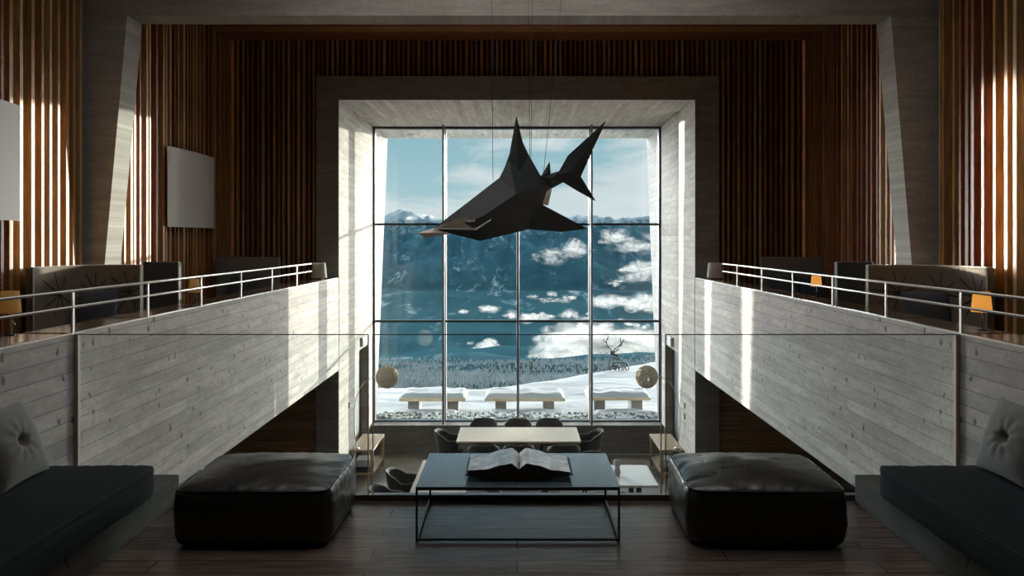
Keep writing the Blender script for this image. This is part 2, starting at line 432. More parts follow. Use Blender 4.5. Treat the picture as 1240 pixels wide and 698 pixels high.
# ceiling with battens
mb = MB().box(-5.1, 5.1, -2.6, 13.6, ZC, ZC + 0.15, 0)
y = 9.45
while y < 13.3:
    w = random.uniform(0.035, 0.055); mb.box(-4.8, 4.85, y, y + w, ZC - 0.09, ZC, random.choice((1, 2, 2))); y += 0.105
struct(mb.build('ceiling', SM), 'dark ceiling with wooden battens running across', 'ceiling')
struct(MB().box(-5.2, 5.2, -2.7, -2.5, -0.3, ZC + 0.1).build('wall_rear', M['conc_dark']), 'concrete wall behind the lounge')
for sgn, side in ((-1, 'left'), (1, 'right')):
    struct(MB().box(*sorted((sgn * 4.86, sgn * 5.1)), -2.6, 2.0, ZG, ZC).build('wall_%s_near' % side, M['conc_dark']), 'plain wall beside the camera on the %s' % side)

# window recess: side walls with a door gap, roof, sill
ZT = 3.99
for sgn, side, dm, n in ((-1, 'left', M['door'], 1), (1, 'right', M['doorr'], 2)):
    a, b = sorted((sgn * XP, sgn * 3.275))
    mb = MB().box(a, b, 13.2, 14.55, ZL, ZT).box(a, b, 15.84, 16.5, ZL, ZT).box(a, b, 14.55, 15.84, -0.33, ZT)
    # exterior part with a leaning outer edge
    xi = lambda z: sgn * (2.91 + (ZT - z) * 0.040)
    mbx = MB()
    o8 = [(sgn * XP, 16.5, -2.6), (sgn * 3.5, 16.5, -2.6), (sgn * 3.5, 16.5, ZT), (sgn * XP, 16.5, ZT),
          (xi(-2.6), 18.2, -2.6), (sgn * 3.5, 18.2, -2.6), (sgn * 3.5, 18.2, ZT), (xi(ZT), 18.2, ZT)]
    mbx.add(o8, [(0, 1, 2, 3), (4, 7, 6, 5), (0, 3, 7, 4), (1, 5, 6, 2), (0, 4, 5, 1), (3, 2, 6, 7)])
    struct(mb.build('wall_%s_recess' % side, M['conc_reveal']), 'pale concrete side wall of the window recess on the %s' % side)
    struct(mbx.build('wall_%s_exterior' % side, M['conc_ext']), 'darkened concrete side wall outside the window on the %s' % side)
    a, b = sorted((sgn * 3.05, sgn * 3.10))
    d = struct(MB().box(a, b, 14.5, 15.9, ZL, -0.30).build('door_%d' % n, dm), 'dark door in the %s wall of the window recess' % side, 'door')
    hx = sgn * 3.03
    MB().tube([(hx, 14.72, ZL + 1.0), (hx - sgn * 0.05, 14.72, ZL + 1.0), (hx - sgn * 0.05, 14.86, ZL + 1.0)], 0.012).build('door_handle', M['steel'], d)
struct(MB().box(-3.26, 3.28, 13.2, 13.6, ZT, 4.36).box(-3.5, 3.5, 13.6, 18.2, ZT, 4.37).build('ceiling_recess', M['conc_soffit']), 'pale concrete ceiling of the window recess', 'ceiling')
mb = MB().box(-3.265, -XP, 13.165, 13.199, ZL, 4.37).box(XP, 3.29, 13.165, 13.199, ZL, 4.37).box(-XP, XP, 13.165, 13.199, 3.985, 4.37)
struct(mb.build('trim_2', M['conc_dark']), 'dark concrete face framing the window recess', 'frame')
mb = MB().box(-XP, XP, 16.02, 16.5, ZL, -2.0).box(-XP, XP, 15.98, 16.5, -2.0, -1.96)
struct(mb.build('wall_back_sill', [M['conc_dark']]), 'low concrete wall and sill below the big window')

# window
win = struct(empty('window_1', (0, 16.35, -1.96)), 'tall mountain view window in four bays with two transoms', 'window')
def wpart(name, mat, x0, x1, y0, y1, z0, z1, bev=0.004):
    return MB().box(x0, x1, y0 - 16.35, y1 - 16.35, z0 + 1.96, z1 + 1.96).build(name, mat, win, bev)
MX = (-1.46, 0.02, 1.48)
for i, x in enumerate(MX):
    wpart('mullion', M['mullion'], x - 0.022, x + 0.022, 16.02, 16.09, -1.955, ZT)
    wpart('mullion', M['mullion'], x - 0.026, x + 0.026, 16.34, 16.50, -1.955, ZT)
    wpart('glass_fin', M['glass'], x - 0.008, x + 0.008, 16.095, 16.335, -1.955, ZT, 0)
for z in (2.02, 0.06): wpart('transom', M['darkmetal'], -2.86, 2.86, 16.34, 16.44, z - 0.022, z + 0.022)
mb = MB()
for (x0, x1, z0, z1) in ((-2.895, -2.86, -1.955, ZT), (2.86, 2.895, -1.955, ZT), (-2.86, 2.86, ZT - 0.04, ZT), (-2.86, 2.86, -1.955, -1.935)):
    mb.box(x0, x1, -0.05, 0.12, z0 + 1.96, z1 + 1.96)
mb.build('window_frame', M['darkmetal'], win)
xs = (-2.85,) + MX + (2.85,)
for i in range(4):
    wpart('window_pane', M['glass'], xs[i] + 0.03, xs[i + 1] - 0.03, 16.39, 16.41, -1.94, ZT - 0.03, 0)

# ------------------------------------------------------------------ outside
tag(MB().box(-3.4, 3.4, 16.505, 17.25, -2.5, -2.0).build('trim_3', M['conc_dark']), 'concrete ledge holding pebbles outside the window', 'ledge', None, 'structure')
mb = MB()
for i in range(900):
    r = random.uniform(0.025, 0.05); c = Vector((random.uniform(-2.9, 2.9), random.uniform(16.60, 17.2), -2.0 + r * 0.5 + random.uniform(0, .02)))
    vs = []
    for (x, y, z) in [(1, 0, 0), (-1, 0, 0), (0, 1, 0), (0, -1, 0), (0, 0, 1), (0, 0, -1)]:
        vs.append(c + Vector((x * random.uniform(.7, 1.6), y * random.uniform(.7, 1.3), z * .7)) * r)
    mb.add(vs, [(0, 2, 4), (2, 1, 4), (1, 3, 4), (3, 0, 4), (2, 0, 5), (1, 2, 5), (3, 1, 5), (0, 3, 5)], random.choice((0, 0, 1)))
tag(mb.build('pebbles', [M['stone1'], M['stone2']]), 'bed of pale and dark broken stones outside the window', 'stones', None, 'stuff')

# snow terrace
ZS = -2.38
def edge_d(x): return 22.0 + 0.55 * max(0, x + 1.0) ** 1.0 + 0.10 * max(0, x) ** 1.6
mb = MB(); nx, ny = 90, 50; vs = []; fs = []
for j in range(ny + 1):
    for i in range(nx + 1):
        x = -22 + 46 * i / nx; e = min(edge_d(x), 34); t = j / ny
        y = 17.25 + (e + 9 - 17.25) * t
        z = ZS + 0.05 * noise.noise(Vector((x * .6, y * .9, 0))) + 0.02 * noise.noise(Vector((x * 2, y * 2, 5)))
        z += 0.028 * max(0, x) * max(0, min(1, (y - 19.5) / 5))
        if y > e: z -= 0.16 * (y - e) ** 1.6
        z = z if t > 0 else -2.6
        vs.append((x, y, z))
fs = [(j * (nx + 1) + i, j * (nx + 1) + i + 1, (j + 1) * (nx + 1) + i + 1, (j + 1) * (nx + 1) + i) for j in range(ny) for i in range(nx)]
mb.add(vs, fs, 0, True)
struct(mb.build('floor_snow', M['snow'], recalc=False), 'snow covered terrace outside the window', 'snow')

def snow_slab(w, dp, t, seed):
    mb = MB(); nx, ny = 40, 14; top = []; 
    for j in range(ny + 1):
        for i in range(nx + 1):
            u, v = -1 + 2 * i / nx, -1 + 2 * j / ny
            e = (max(0, 1 - abs(u) ** 14) ** .5) * (max(0, 1 - abs(v) ** 8) ** .5)
            z = t * e * (0.8 + 0.35 * noise.noise(Vector((u * 2.5, v * 1.5, seed))))
            top.append((u * w / 2, v * dp / 2, z))
    fs = [(j * (nx + 1) + i, j * (nx + 1) + i + 1, (j + 1) * (nx + 1) + i + 1, (j + 1) * (nx + 1) + i) for j in range(ny) for i in range(nx)]
    mb.add(top, fs, 0, True)
    b = [0, nx, (ny + 1) * (nx + 1) - 1, ny * (nx + 1)]
    mb.add([top[i] for i in b], [(3, 2, 1, 0)], 0, False)
    return mb
def out_table(name, x, y, w, dp, ztop, kind, label, cat, group, seed):
    zb = ZS - 0.03
    r = empty(name, (x, y, zb), label=label, cat=cat, group=group); H = ztop - zb
    MB().box(-w / 2, w / 2, -dp / 2, dp / 2, H - 0.07, H).build('tabletop' if kind == 't' else 'bench_seat', M['benchwood'], r, 0.006)
    for s in (-1, 1):
        MB().box(s * w * 0.30 - 0.13, s * w * 0.30 + 0.13, -dp * 0.3, dp * 0.3, 0, H - 0.07).build('leg', M['conc_dark'], r, 0.005)
    sn = snow_slab(w * 0.985, dp * 0.97, 0.13 if kind == 't' else 0.07, seed).build('snow_cover', M['snow'], r); sn.location = (0, 0, H)
for i, (x0, x1, wh, yb) in enumerate(((484, 564, 'left', 0), (587, 684, 'middle', 0), (712, 788, 'right', .1))):
    d = 19.3 + yb; xc = ((x0 + x1) / 2 - CX) * 18.9 / F; w = (x1 - x0) * 18.9 / F
    out_table('outdoor_table', xc, d, w, 1.0, -1.98, 't', 'snow topped outdoor table, %s of the three on the terrace' % {'left': 'leftmost', 'middle': 'middle one', 'right': 'rightmost'}[wh], 'table', 'snowy outdoor tables', i * 3.1)
for i, (x0, x1, wh) in enumerate(((471, 554, 'leftmost'), (591, 684, 'middle one'), (720, 799, 'rightmost'))):
    d = 18.45; xc = ((x0 + x1) / 2 - CX) * d / F; w = (x1 - x0) * d / F
    out_table('outdoor_bench', xc, d, w, 0.40, -2.24, 'b', 'low snow covered bench before a terrace table, %s of three' % wh, 'bench', 'snowy outdoor benches', 20 + i * 2.3)

# wire stags
def wire(name, lines, rad, loc_px, d, sc, label):
    base = P(loc_px[0], loc_px[1], d)
    r = empty(name, base, label=label, cat='sculpture')
    for nm, ls in lines.items():
        mb = MB()
        for l in ls:
            pts = [Vector(((a - loc_px[0]) * d / F * sc, (t if len(q) == 0 else q[0]), -(b - loc_px[1]) * d / F * sc)) for (a, b, *q), t in zip(l, [0.06 * math.sin(k * 1.7 + len(ls)) for k in range(len(l))])]
            mb.tube(pts, rad, 6)
        mb.build(nm, M['rust'], r)
    return r
fx = lambda pts: [(715 + a / 8.72, 395 + b / 8.72) for a, b in pts]
stag = {
 'antlers': [fx([(230, 272), (205, 235), (180, 205), (165, 175), (178, 145), (190, 118)]), fx([(172, 180), (150, 165), (140, 140)]), fx([(200, 228), (170, 225), (158, 205)]),
             fx([(235, 272), (265, 240), (300, 210), (322, 185), (318, 155), (322, 130)]), fx([(322, 185), (345, 165), (350, 145)]), fx([(290, 218), (318, 215), (332, 198)])],
 'head': [fx([(208, 270), (235, 282), (265, 272), (305, 240)]), fx([(208, 270), (240, 268), (270, 272)]), fx([(215, 280), (228, 300)])],
 'neck': [fx([(215, 275), (215, 330), (205, 375), (195, 420), (212, 478)]), fx([(240, 290), (280, 305), (305, 340), (300, 348), (235, 340), (262, 310)]), fx([(235, 300), (240, 340), (240, 400)]), fx([(222, 290), (260, 300), (300, 345)])],
 'body': [fx([(240, 395), (300, 392), (350, 385), (385, 405), (405, 440), (400, 475)]), fx([(245, 395), (230, 430), (250, 460), (290, 420), (300, 470)]),
          fx([(320, 400), (340, 440), (325, 475)]), fx([(240, 420), (280, 450), (250, 478)]), fx([(350, 390), (360, 430), (345, 475)]), fx([(212, 440), (240, 420), (275, 415), (310, 440), (305, 478)]), fx([(385, 410), (370, 450), (395, 478)])]}
wire('stag_sculpture', stag, 0.018, (746, 451), 24.9, 1.0, 'dark wire stag sculpture with tall antlers on the snow edge')
fw = {'head': [[(645, 445), (644, 440), (646, 436), (648, 439)], [(644, 440), (640, 438)], [(646, 436), (645, 432)], [(647, 437), (650, 432)]],
      'body': [[(645, 441), (643, 448), (641, 455)], [(645, 444), (649, 447), (650, 455)], [(643, 449), (648, 450), (646, 456)]]}
wire('fawn_sculpture', fw, 0.016, (645, 460), 23.6, 1.0, 'small dark wire deer sculpture beyond the middle of the terrace')

# terrain
Hs = [(24, -7), (60, -13), (130, -24.5), (200, -34), (400, -60), (700, -95), (1650, -96), (1950, -30), (2300, 66), (2500, 70), (2700, 30)]
def lerp_t(tb, d):
    if d <= tb[0][0]: return tb[0][1]
    for (a, x), (b, y) in zip(tb, tb[1:]):
        if d <= b: return x + (y - x) * (d - a) / (b - a)
    return tb[-1][1]
mb = MB(); nu, nd = 300, 210; vs = []
for j in range(nd + 1):
    t = j / nd
    d = 24 * (1250 / 24) ** (t / 0.4) if t < 0.4 else 1250 + (2700 - 1250) * (t - 0.4) / 0.6
    for i in range(nu + 1):
        u = -0.75 + 1.5 * i / nu; x = u * d
        z = lerp_t(Hs, d)
        q = Vector((x * 0.0042, d * (0.0042 if d < 800 else 0.0012), 0))
        if d > 1500:
            a = min(1, (d - 1500) / 600)
            rg = 1 - abs(noise.fractal(q * 0.8, 0.9, 2.1, 6)) * 2.0
            z += a * (rg * 26 - 24) + a * 16 * math.exp(-((u + 0.15) / 0.035) ** 2) * max(0, min(1, (d - 2000) / 300)) + a * 14 * noise.fractal(q * 5, 0.8, 2.2, 5)
            z -= a * 22 * max(0, u - 0.2) / 0.4
        elif d > 60:
            a = min(1, (d - 60) / 400)
            z += a * 9 * noise.fractal(q * 2.0, 1.0, 2.0, 4)
        vs.append((x, d, z))
fs = [(j * (nu + 1) + i, j * (nu + 1) + i + 1, (j + 1) * (nu + 1) + i + 1, (j + 1) * (nu + 1) + i) for j in range(nd) for i in range(nu)]
mb.add(vs, fs, 0, True)
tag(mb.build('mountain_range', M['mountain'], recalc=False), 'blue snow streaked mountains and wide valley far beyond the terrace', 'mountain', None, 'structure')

# forest
mb = MB()
for i in range(14000):
    d = 150 * (430 / 150) ** random.random(); u = random.uniform(-0.32, 0.32); x = u * d
    q = Vector((x * 0.0042, d * 0.0042, 0)); z = lerp_t(Hs, d)
    if d > 60: z += min(1, (d - 60) / 400) * 9 * noise.fractal(q * 2.0, 1.0, 2.0, 4)
    h = random.uniform(0.6, 1.4) * (0.6 + d / 500); r = h * random.uniform(.24, .36)
    for k, (zz, rr, hh) in enumerate(((0.12, 1.0, .5), (.38, .72, .4), (.62, .45, .4))):
        vs = [(x + r * rr * math.cos(2 * PI * a / 6 + k), d + r * rr * math.sin(2 * PI * a / 6 + k), z + zz * h) for a in range(6)] + [(x, d, z + (zz + hh) * h)]
        mb.add(vs, [(a, (a + 1) % 6, 6) for a in range(6)] + [(5, 4, 3, 2, 1, 0)])
tag(mb.build('forest', M['forest'], recalc=False), 'frosted dark conifer forest on the slope below the terrace', 'forest', None, 'stuff')

# clouds in the valley
ico = bmesh.new(); bmesh.ops.create_icosphere(ico, subdivisions=3, radius=1.0)
IV = [v.co.copy() for v in ico.verts]; IF = [[v.index for v in f.verts] for f in ico.faces]; ico.free()
mb = MB()
def cloud(px, py, wpx, hpx, d, n, flat=1.0):
    for k in range(int(n * 1.7)):
        a = random.uniform(-1, 1); b = random.uniform(-1, 1) * (1 - 0.6 * abs(a))
        dd = d * random.uniform(0.93, 1.1)
        c = P(px + a * wpx / 2, py + b * hpx / 2 * flat, dd)
        r = hpx * d / F * random.uniform(0.32, 0.62) * (1.15 - 0.6 * abs(a)); sx = random.uniform(1.2, 2.2); sd = random.uniform(0, 90)
        vs = []
        for v in IV:
            q = v * (1 + 0.42 * noise.fractal(v * 1.7 + Vector((sd, 0, 0)), 0.8, 2.1, 4))
            vs.append(c + Vector((q.x * r * sx, q.y * r * 1.6, q.z * r * 0.8)))
        mb.add(vs, IF, 0, True)
for c in ((735, 432, 150, 40, 520, 34), (700, 420, 70, 36, 600, 14), (775, 425, 90, 40, 560, 18), (680, 440, 90, 22, 480, 14), (640, 452, 60, 10, 420, 7),
          (590, 378, 70, 8, 1100, 8), (690, 385, 140, 10, 1000, 14), (668, 362, 50, 10, 1300, 8), (745, 372, 60, 16, 1150, 10), (785, 372, 40, 22, 1100, 9),
          (640, 384, 60, 9, 900, 8), (585, 418, 28, 12, 700, 6), (598, 417, 60, 6, 800, 5), (672, 312, 46, 16, 1900, 9), (700, 300, 30, 14, 1900, 5), (760, 292, 60, 20, 2000, 8), (780, 330, 50, 16, 1700, 6),
          (735, 395, 90, 8, 800, 8), (610, 452, 60, 6, 500, 5), (745, 342, 14, 6, 1500, 3), (497, 262, 50, 5, 2250, 5)):
    cloud(c[0], c[1], c[2] * 1.1, c[3] * 1.15, *c[4:])
tag(mb.build('valley_clouds', M['cloud'], recalc=False), 'white clouds drifting low over the blue valley', 'clouds', None, 'stuff')

# ------------------------------------------------------------------ lounge furniture
def soft_box(w, d, h, n=10, sub=26, bulge=(0.06, 0.06, 0.10), wr=0.004, seed=0, nz=6):
    bm = bmesh.new(); bmesh.ops.create_cube(bm, size=2)
    bmesh.ops.subdivide_edges(bm, edges=bm.edges, cuts=sub, use_grid_fill=True)
    for v in bm.verts:
        p = v.co; k = (abs(p.x) ** n + abs(p.y) ** n + abs(p.z) ** nz) ** (-1 / n) if nz == n else 1.0
        if nz != n:
            k = (abs(p.x) ** n + abs(p.y) ** n + abs(p.z) ** n) ** (-1 / n)
        q = p * k
        x = q.x * (1 + bulge[0] * (1 - q.z ** 2) * (1 - 0.5 * q.y ** 2))
        y = q.y * (1 + bulge[1] * (1 - q.z ** 2) * (1 - 0.5 * q.x ** 2))
        z = q.z * (1 + bulge[2] * (1 - q.x ** 2) * (1 - q.y ** 2)) if q.z > 0 else q.z
        nn = noise.fractal(Vector((x * 2.2 + seed, y * 2.2, z * 2)), 0.9, 2, 4)
        edge = max(abs(q.x), abs(q.y)) ** 6
        fold = edge * math.sin((q.x - q.y) * 26 + 4 * nn) * 0.5
        o = (nn + fold * (1 if abs(q.z) > .6 else .4)) * wr
        v.co = Vector((x * w / 2, y * d / 2, z * h / 2)) + Vector((q.x, q.y, q.z)).normalized() * o
    me = bpy.data.meshes.new('soft'); bm.to_mesh(me); bm.free()
    for p in me.polygons: p.use_smooth = True
    return me
def mesh_obj(name, me, mat, parent=None):
    me.materials.append(mat); o = bpy.data.objects.new(name, me); COL.objects.link(o)
    if parent: o.parent = parent
    return o
def loop_pts(w, d, z, n=12, cnt=72):
    pts = []
    for k in range(cnt + 1):
        a = 2 * PI * k / cnt; c, s = math.cos(a), math.sin(a)
        r = (abs(c) ** n + abs(s) ** n) ** (-1 / n)
        pts.append((c * r * w / 2, s * r * d / 2, z))
    return pts
def ottoman(x, y, rz, label, seed):
    r = empty('ottoman', (x, y, 0), rz, label=label, cat='ottoman')
    b = mesh_obj('body', soft_box(0.86, 0.78, 0.33, 12, 30, (0.06, 0.06, 0.22), 0.006, seed), M['leather'], r); b.location = (0, 0, 0.168)
    mb = MB(); mb.tube(loop_pts(0.862, 0.782, 0.315), 0.0055, 6); mb.build('piping', M['leather'], r)
    return r
ottoman(-1.47, 4.84, 0.0, 'black leather ottoman left of the low table', 1.0)
ottoman(1.40, 4.84, -0.03, 'black leather ottoman right of the low table', 5.0)

for sgn, side in ((-1, 'left'), (1, 'right')):
    x0, x1 = sorted((sgn * 2.185, sgn * 2.895))
    tag(MB().box(x0, x1, 0.6, 5.235, 0, 0.183).build('bench_plinth', M['conc_plinth'], None, 0.004), 'low grey concrete plinth carrying the %s mattress' % side, 'plinth')
    mt = mesh_obj('mattress', soft_box(0.76, 3.95, 0.178, 26, 40, (0.0, 0.0, 0.10), 0.004, sgn * 3), M['mattress'])
    mt.location = (sgn * 2.51, 2.84, 0.279)
    tag(mt, 'dark teal charcoal seat mattress on the %s plinth' % side, 'mattress')

def pillow_mesh(w, h, t, dimple=True, seed=0, n=34, creases=9):
    mb = MB()
    for s in (1, -1):
        vs = []
        for j in range(n + 1):
            for i in range(n + 1):
                u, v = -1 + 2 * i / n, -1 + 2 * j / n
                e = max(0, (1 - u * u) * (1 - v * v)) ** 0.42
                r = math.hypot(u, v); th = math.atan2(v, u)
                k = 1.0
                if dimple:
                    k -= 0.72 * math.exp(-(r / 0.16) ** 2) + 0.10 * math.exp(-((r - 0.35) / 0.25) ** 2) * (0.5 + 0.5 * math.cos(creases * th + seed))
                k += 0.08 * noise.noise(Vector((u * 2, v * 2, seed)))
                pinch = 1 - 0.06 * (1 - abs(v)) * 1.0
                vs.append((u * w / 2 * (1 - 0.05 * (1 - v * v)), s * t / 2 * e * k, v * h / 2 * (1 - 0.05 * (1 - u * u))))
        fs = [(j * (n + 1) + i, j * (n + 1) + i + 1, (j + 1) * (n + 1) + i + 1, (j + 1) * (n + 1) + i) for j in range(n) for i in range(n)]
        mb.add(vs, fs, 0, True)
    return mb
def throw_pillow(loc, rz, tilt, label, seed, w=0.48, h=0.43, t=0.17, mat=None, tuft=True):
    r = empty('cushion', loc, rz, label=label, cat='cushion'); r.rotation_euler = (tilt, 0, rz)
    o = pillow_mesh(w, h, t, tuft, seed).build('cushion_cover', mat or M['cushion'], r); o.location = (0, 0, h / 2)
    if tuft:
        mb = MB().lathe([(0.001, 0.010), (0.010, 0.009), (0.015, 0.003), (0.014, -0.004)], 16); b = mb.build('button', mat or M['cushion'], r)
        b.rotation_euler = (PI / 2, 0, 0); b.location = (0, -0.026, h / 2)
    return r
throw_pillow((-2.69, 4.44, 0.378), PI / 2 + 0.05, -0.40, 'grey tufted velvet cushion leaning on the left parapet', 1.0)
throw_pillow((2.69, 4.50, 0.378), -PI / 2 + 0.02, -0.36, 'grey tufted velvet cushion leaning on the right parapet', 2.0)

# coffee table
ct = empty('coffee_table', (0.005, 4.91, 0), label='low blue grey steel table with thin black frame and an open book on it', cat='table')
hw, hd, ht = 0.575, 0.36, 0.312
MB().box(-hw, hw, -hd, hd, ht - 0.008, ht).build('tabletop', M['tabletop'], ct, 0.002)
for sx in (-1, 1):
    for sy in (-1, 1):
        MB().box(sx * hw - (0.012 if sx > 0 else 0), sx * hw + (0 if sx > 0 else 0.012), sy * hd - (0.012 if sy > 0 else 0), sy * hd + (0 if sy > 0 else 0.012), 0, ht - 0.008).build('leg', M['darkmetal'], ct)
for sy in (-1, 1):
    y0 = sy * hd - (0.012 if sy > 0 else 0)
    MB().box(-hw, hw, y0, y0 + 0.012, 0.008, 0.020).build('frame_bar', M['darkmetal'], ct)
    MB().box(-hw, hw, y0, y0 + 0.012, ht - 0.020, ht - 0.008).build('frame_bar', M['darkmetal'], ct)
for sx in (-1, 1):
    x0 = sx * hw - (0.012 if sx > 0 else 0)
    MB().box(x0, x0 + 0.012, -hd, hd, 0.008, 0.020).build('frame_bar', M['darkmetal'], ct)

# book
bk = empty('open_book', (0.012, 4.83, ht), label='large open book with dark covers lying on the low table', cat='book')
def spl(tb, x):
    x = abs(x)
    for (a, p), (b, q) in zip(tb, tb[1:]):
        if x <= b:
            t = (x - a) / (b - a); t = t * t * (3 - 2 * t); return p + (q - p) * t
    return tb[-1][1]
upL = [(0, .066), (.012, .080), (.045, .101), (.09, .092), (.2, .066), (.31, .060)]; upR = [(0, .066), (.012, .080), (.045, .101), (.1, .090), (.2, .062), (.31, .050)]
loL = [(0, .012), (.03, .002), (.08, .004), (.18, .020), (.31, .034)]; loR = [(0, .012), (.03, .002), (.08, .004), (.18, .024), (.31, .036)]
for sgn, up, lo in ((-1, upL, loL), (1, upR, loR)):
    n = 26; xsb = [0.003 + 0.292 * k / n for k in range(n + 1)]
    prof = [(sgn * x, spl(up, x)) for x in xsb] + [(sgn * x, spl(lo, x) + 0.006) for x in reversed(xsb)]
    MB().prism(prof, 'y', -0.175, 0.175).build('page_block', M['pageedge'], bk)
    mb = MB(); vs = []
    for x in xsb: vs += [(sgn * x, -0.174, spl(up, x) + 0.0015), (sgn * x, 0.174, spl(up, x) + 0.0015)]
    o = len(vs)
    vs += [(a, b, c - 0.001) for a, b, c in vs]
    mb.add(vs, [(2 * k, 2 * k + 1, 2 * k + 3, 2 * k + 2) for k in range(n)], 0, True)
    mb.build('page', M['page'], bk)
    xc = [0.31 * k / n for k in range(n + 1)]
    prof = [(sgn * x, spl(lo, x) + 0.006) for x in xc] + [(sgn * x, spl(lo, x)) for x in reversed(xc)]
    MB().prism(prof, 'y', -0.182, 0.182).build('cover', M['bookblack'], bk)

# glass balustrade
gb = empty('glass_balustrade', (0, 5.31, 0), label='frameless clear glass balustrade along the edge of the lounge floor', cat='balustrade')
for x0, x1 in ((-2.895, -0.975), (-0.945, 0.945), (0.975, 2.895)):
    p = MB().box(x0, x1, -0.008, 0.008, 0.03, 1.078).build('glass_panel', M['glass2'], gb)
    MB().box(x0, x1, -0.009, 0.009, 1.078, 1.083).build('edge_strip', M['darkmetal'], p)
    for xx in (x0, x1):
        if abs(xx) < 2: MB().box(xx - 0.003, xx + 0.003, -0.009, 0.009, 0.03, 1.078).build('edge_strip', M['glassedge'], p)
for xx in (-2.885, 2.885): MB().box(xx - 0.012, xx + 0.012, -0.014, 0.014, 0.0, 1.083).build('wall_channel', M['glassedge'], gb)
MB().box(-2.895, 2.895, -0.028, 0.028, 0, 0.035).build('base_channel', M['mullion'], gb, 0.003)

# gallery rails, counters
for sgn, side in ((-1, 'left'), (1, 'right')):
    r = empty('gallery_railing', (sgn * 2.925, 3.1, ZPT), label='thin pale steel double railing on top of the %s parapet' % side, cat='railing')
    zt, zm = 1.364 - ZPT, 1.258 - ZPT
    MB().tube([(0, 0, zt), (0, 8.4, zt)], 0.0105, 10).build('handrail', M['railsteel'], r)
    MB().tube([(0, 0, zm), (0, 8.4, zm)], 0.0095, 10).build('middle_rail', M['railsteel'], r)
    for k in range(8):
        y = 5.33 - 3.1 + 1.083 * (k - 1)
        if 0 < y < 8.3: MB().box(-0.006, 0.006, y - 0.012, y + 0.012, 0, zt).build('post', M['railsteel'], r)
    MB().box(-0.022, 0.012, -1.0, 10.05, 0.0, 0.004).build('base_strip', M['railsteel'], r)
    x0, x1 = sorted((sgn * 2.965, sgn * 3.27))
    c = empty('gallery_counter', (0, 0, ZG), label='dark polished wooden counter shelf behind the %s parapet' % side, cat='counter')
    segs = [3.0, 4.2, 5.33, 6.42, 7.5, 8.58, 9.69, 12.9]
    for a, b in zip(segs, segs[1:]):
        MB().box(x0, x1, a + 0.03, b - 0.03, 1.05 - ZG, 1.086 - ZG).build('countertop', M['counter'], c, 0.003)
    for a in segs: MB().box(min(x0, x1), max(x0, x1), a - 0.025, a + 0.025, 0, 1.080 - ZG).build('divider', M['backing'], c)
    for a in (7.2, 10.9): pass

# table lamps
def table_lamp(x, y, z, rs, hs, hb, mat, label, group=None):
    r = empty('table_lamp', (x, y, z), label=label, cat='lamp')
    MB().lathe([(rs * .5, 0), (rs * .5, .006), (rs * .1, .010)], 20).build('base', M['darkmetal'], r)
    MB().tube([(0, 0, 0.004), (0, 0, hb + hs * .8)], 0.0035, 8).build('stem', M['steel'], r)
    MB().tube([(0, 0, hb * 0.75), (rs * 0.55, 0, hb * 0.45)], 0.003, 6).build('switch_arm', M['steel'], r)
    n = 28; mb = MB(); mb.lathe([(rs, hb), (rs * .80, hb + hs), (rs * .78, hb + hs), (rs * .97, hb)], n, caps=False)
    mb.build('lamp_shade', mat, r)
    return r
table_lamp(-3.27, 5.22, 1.086, 0.066, 0.140, 0.145, M['tanshade'], 'small tan shaded table lamp nearest on the left counter')
table_lamp(-3.17, 7.95, 1.086, 0.055, 0.130, 0.10, M['tanshade'], 'small tan table lamp farther along the left counter')
table_lamp(3.17, 5.52, 1.086, 0.066, 0.135, 0.125, M['amber'], 'glowing amber table lamp nearest on the right counter')
table_lamp(3.20, 8.65, 1.086, 0.058, 0.120, 0.12, M['amber'], 'glowing amber table lamp farther along the right counter')
for sgn, side in ((-1, 'left'), (1, 'right')):
    table_lamp(sgn * 3.13, 12.80, 1.086, 0.125, 0.235, 0.02, M['whiteshade'], 'whitish lamp shade at the %s end of the gallery near the window frame' % side)

# curved white wall lights
def wall_light(y0, y1, label):
    r = empty('wall_light', (-4.72, (y0 + y1) / 2, 2.42), label=label, cat='wall light')
    L = (y1 - y0) / 2; n = 24; out_, inn = [], []
    for k in range(n + 1):
        t = -1 + 2 * k / n
        b = 0.03 + 0.09 * math.sqrt(max(0, 1 - t * t * 0.98))
        out_.append((b, t * L)); inn.append((b - 0.012, t * L * 0.992))
    MB().prism(out_ + inn[::-1], 'z', -0.54, 0.54).build('lamp_shade', M['panel'], r)
    for s in (-1, 1): MB().box(-0.03, 0.085, s * L * 0.6 - 0.02, s * L * 0.6 + 0.02, -0.02, 0.02).build('bracket', M['darkmetal'], r)
wall_light(5.95, 7.62, 'large white curved wall light nearest the camera, cut by the left edge')
wall_light(10.84, 12.5, 'large white curved wall light on battens beyond the slanted portal leg')

# high backed sofas
def path_panel(pts, th, z0, z1, lean=0.0):
    """closed panel following XY path, thickness to the left normal"""
    pts = [Vector(p) for p in pts]; mb = MB(); A = []; B = []
    for i, p in enumerate(pts):
        t = (pts[min(i + 1, len(pts) - 1)] - pts[max(i - 1, 0)]).normalized(); nn = Vector((-t.y, t.x))
        A.append(p); B.append(p + nn * th)
    n = len(pts); vs = []
    for q in (A, B):
        for z in (z0, z1): vs += [(p.x, p.y, z) for p in q]
    # order A0..(z0), A(z1), B(z0), B(z1)
    fs = []
    for i in range(n - 1):
        fs += [(i, i + 1, n + i + 1, n + i), (2 * n + i, 3 * n + i, 3 * n + i + 1, 2 * n + i + 1), (n + i, n + i + 1, 3 * n + i + 1, 3 * n + i), (i, 2 * n + i, 2 * n + i + 1, i + 1)]
    fs += [(0, n, 3 * n, 2 * n), (n - 1, 3 * n - 1, 4 * n - 1, 2 * n - 1)]
    mb.add(vs, fs, 0, False); return mb
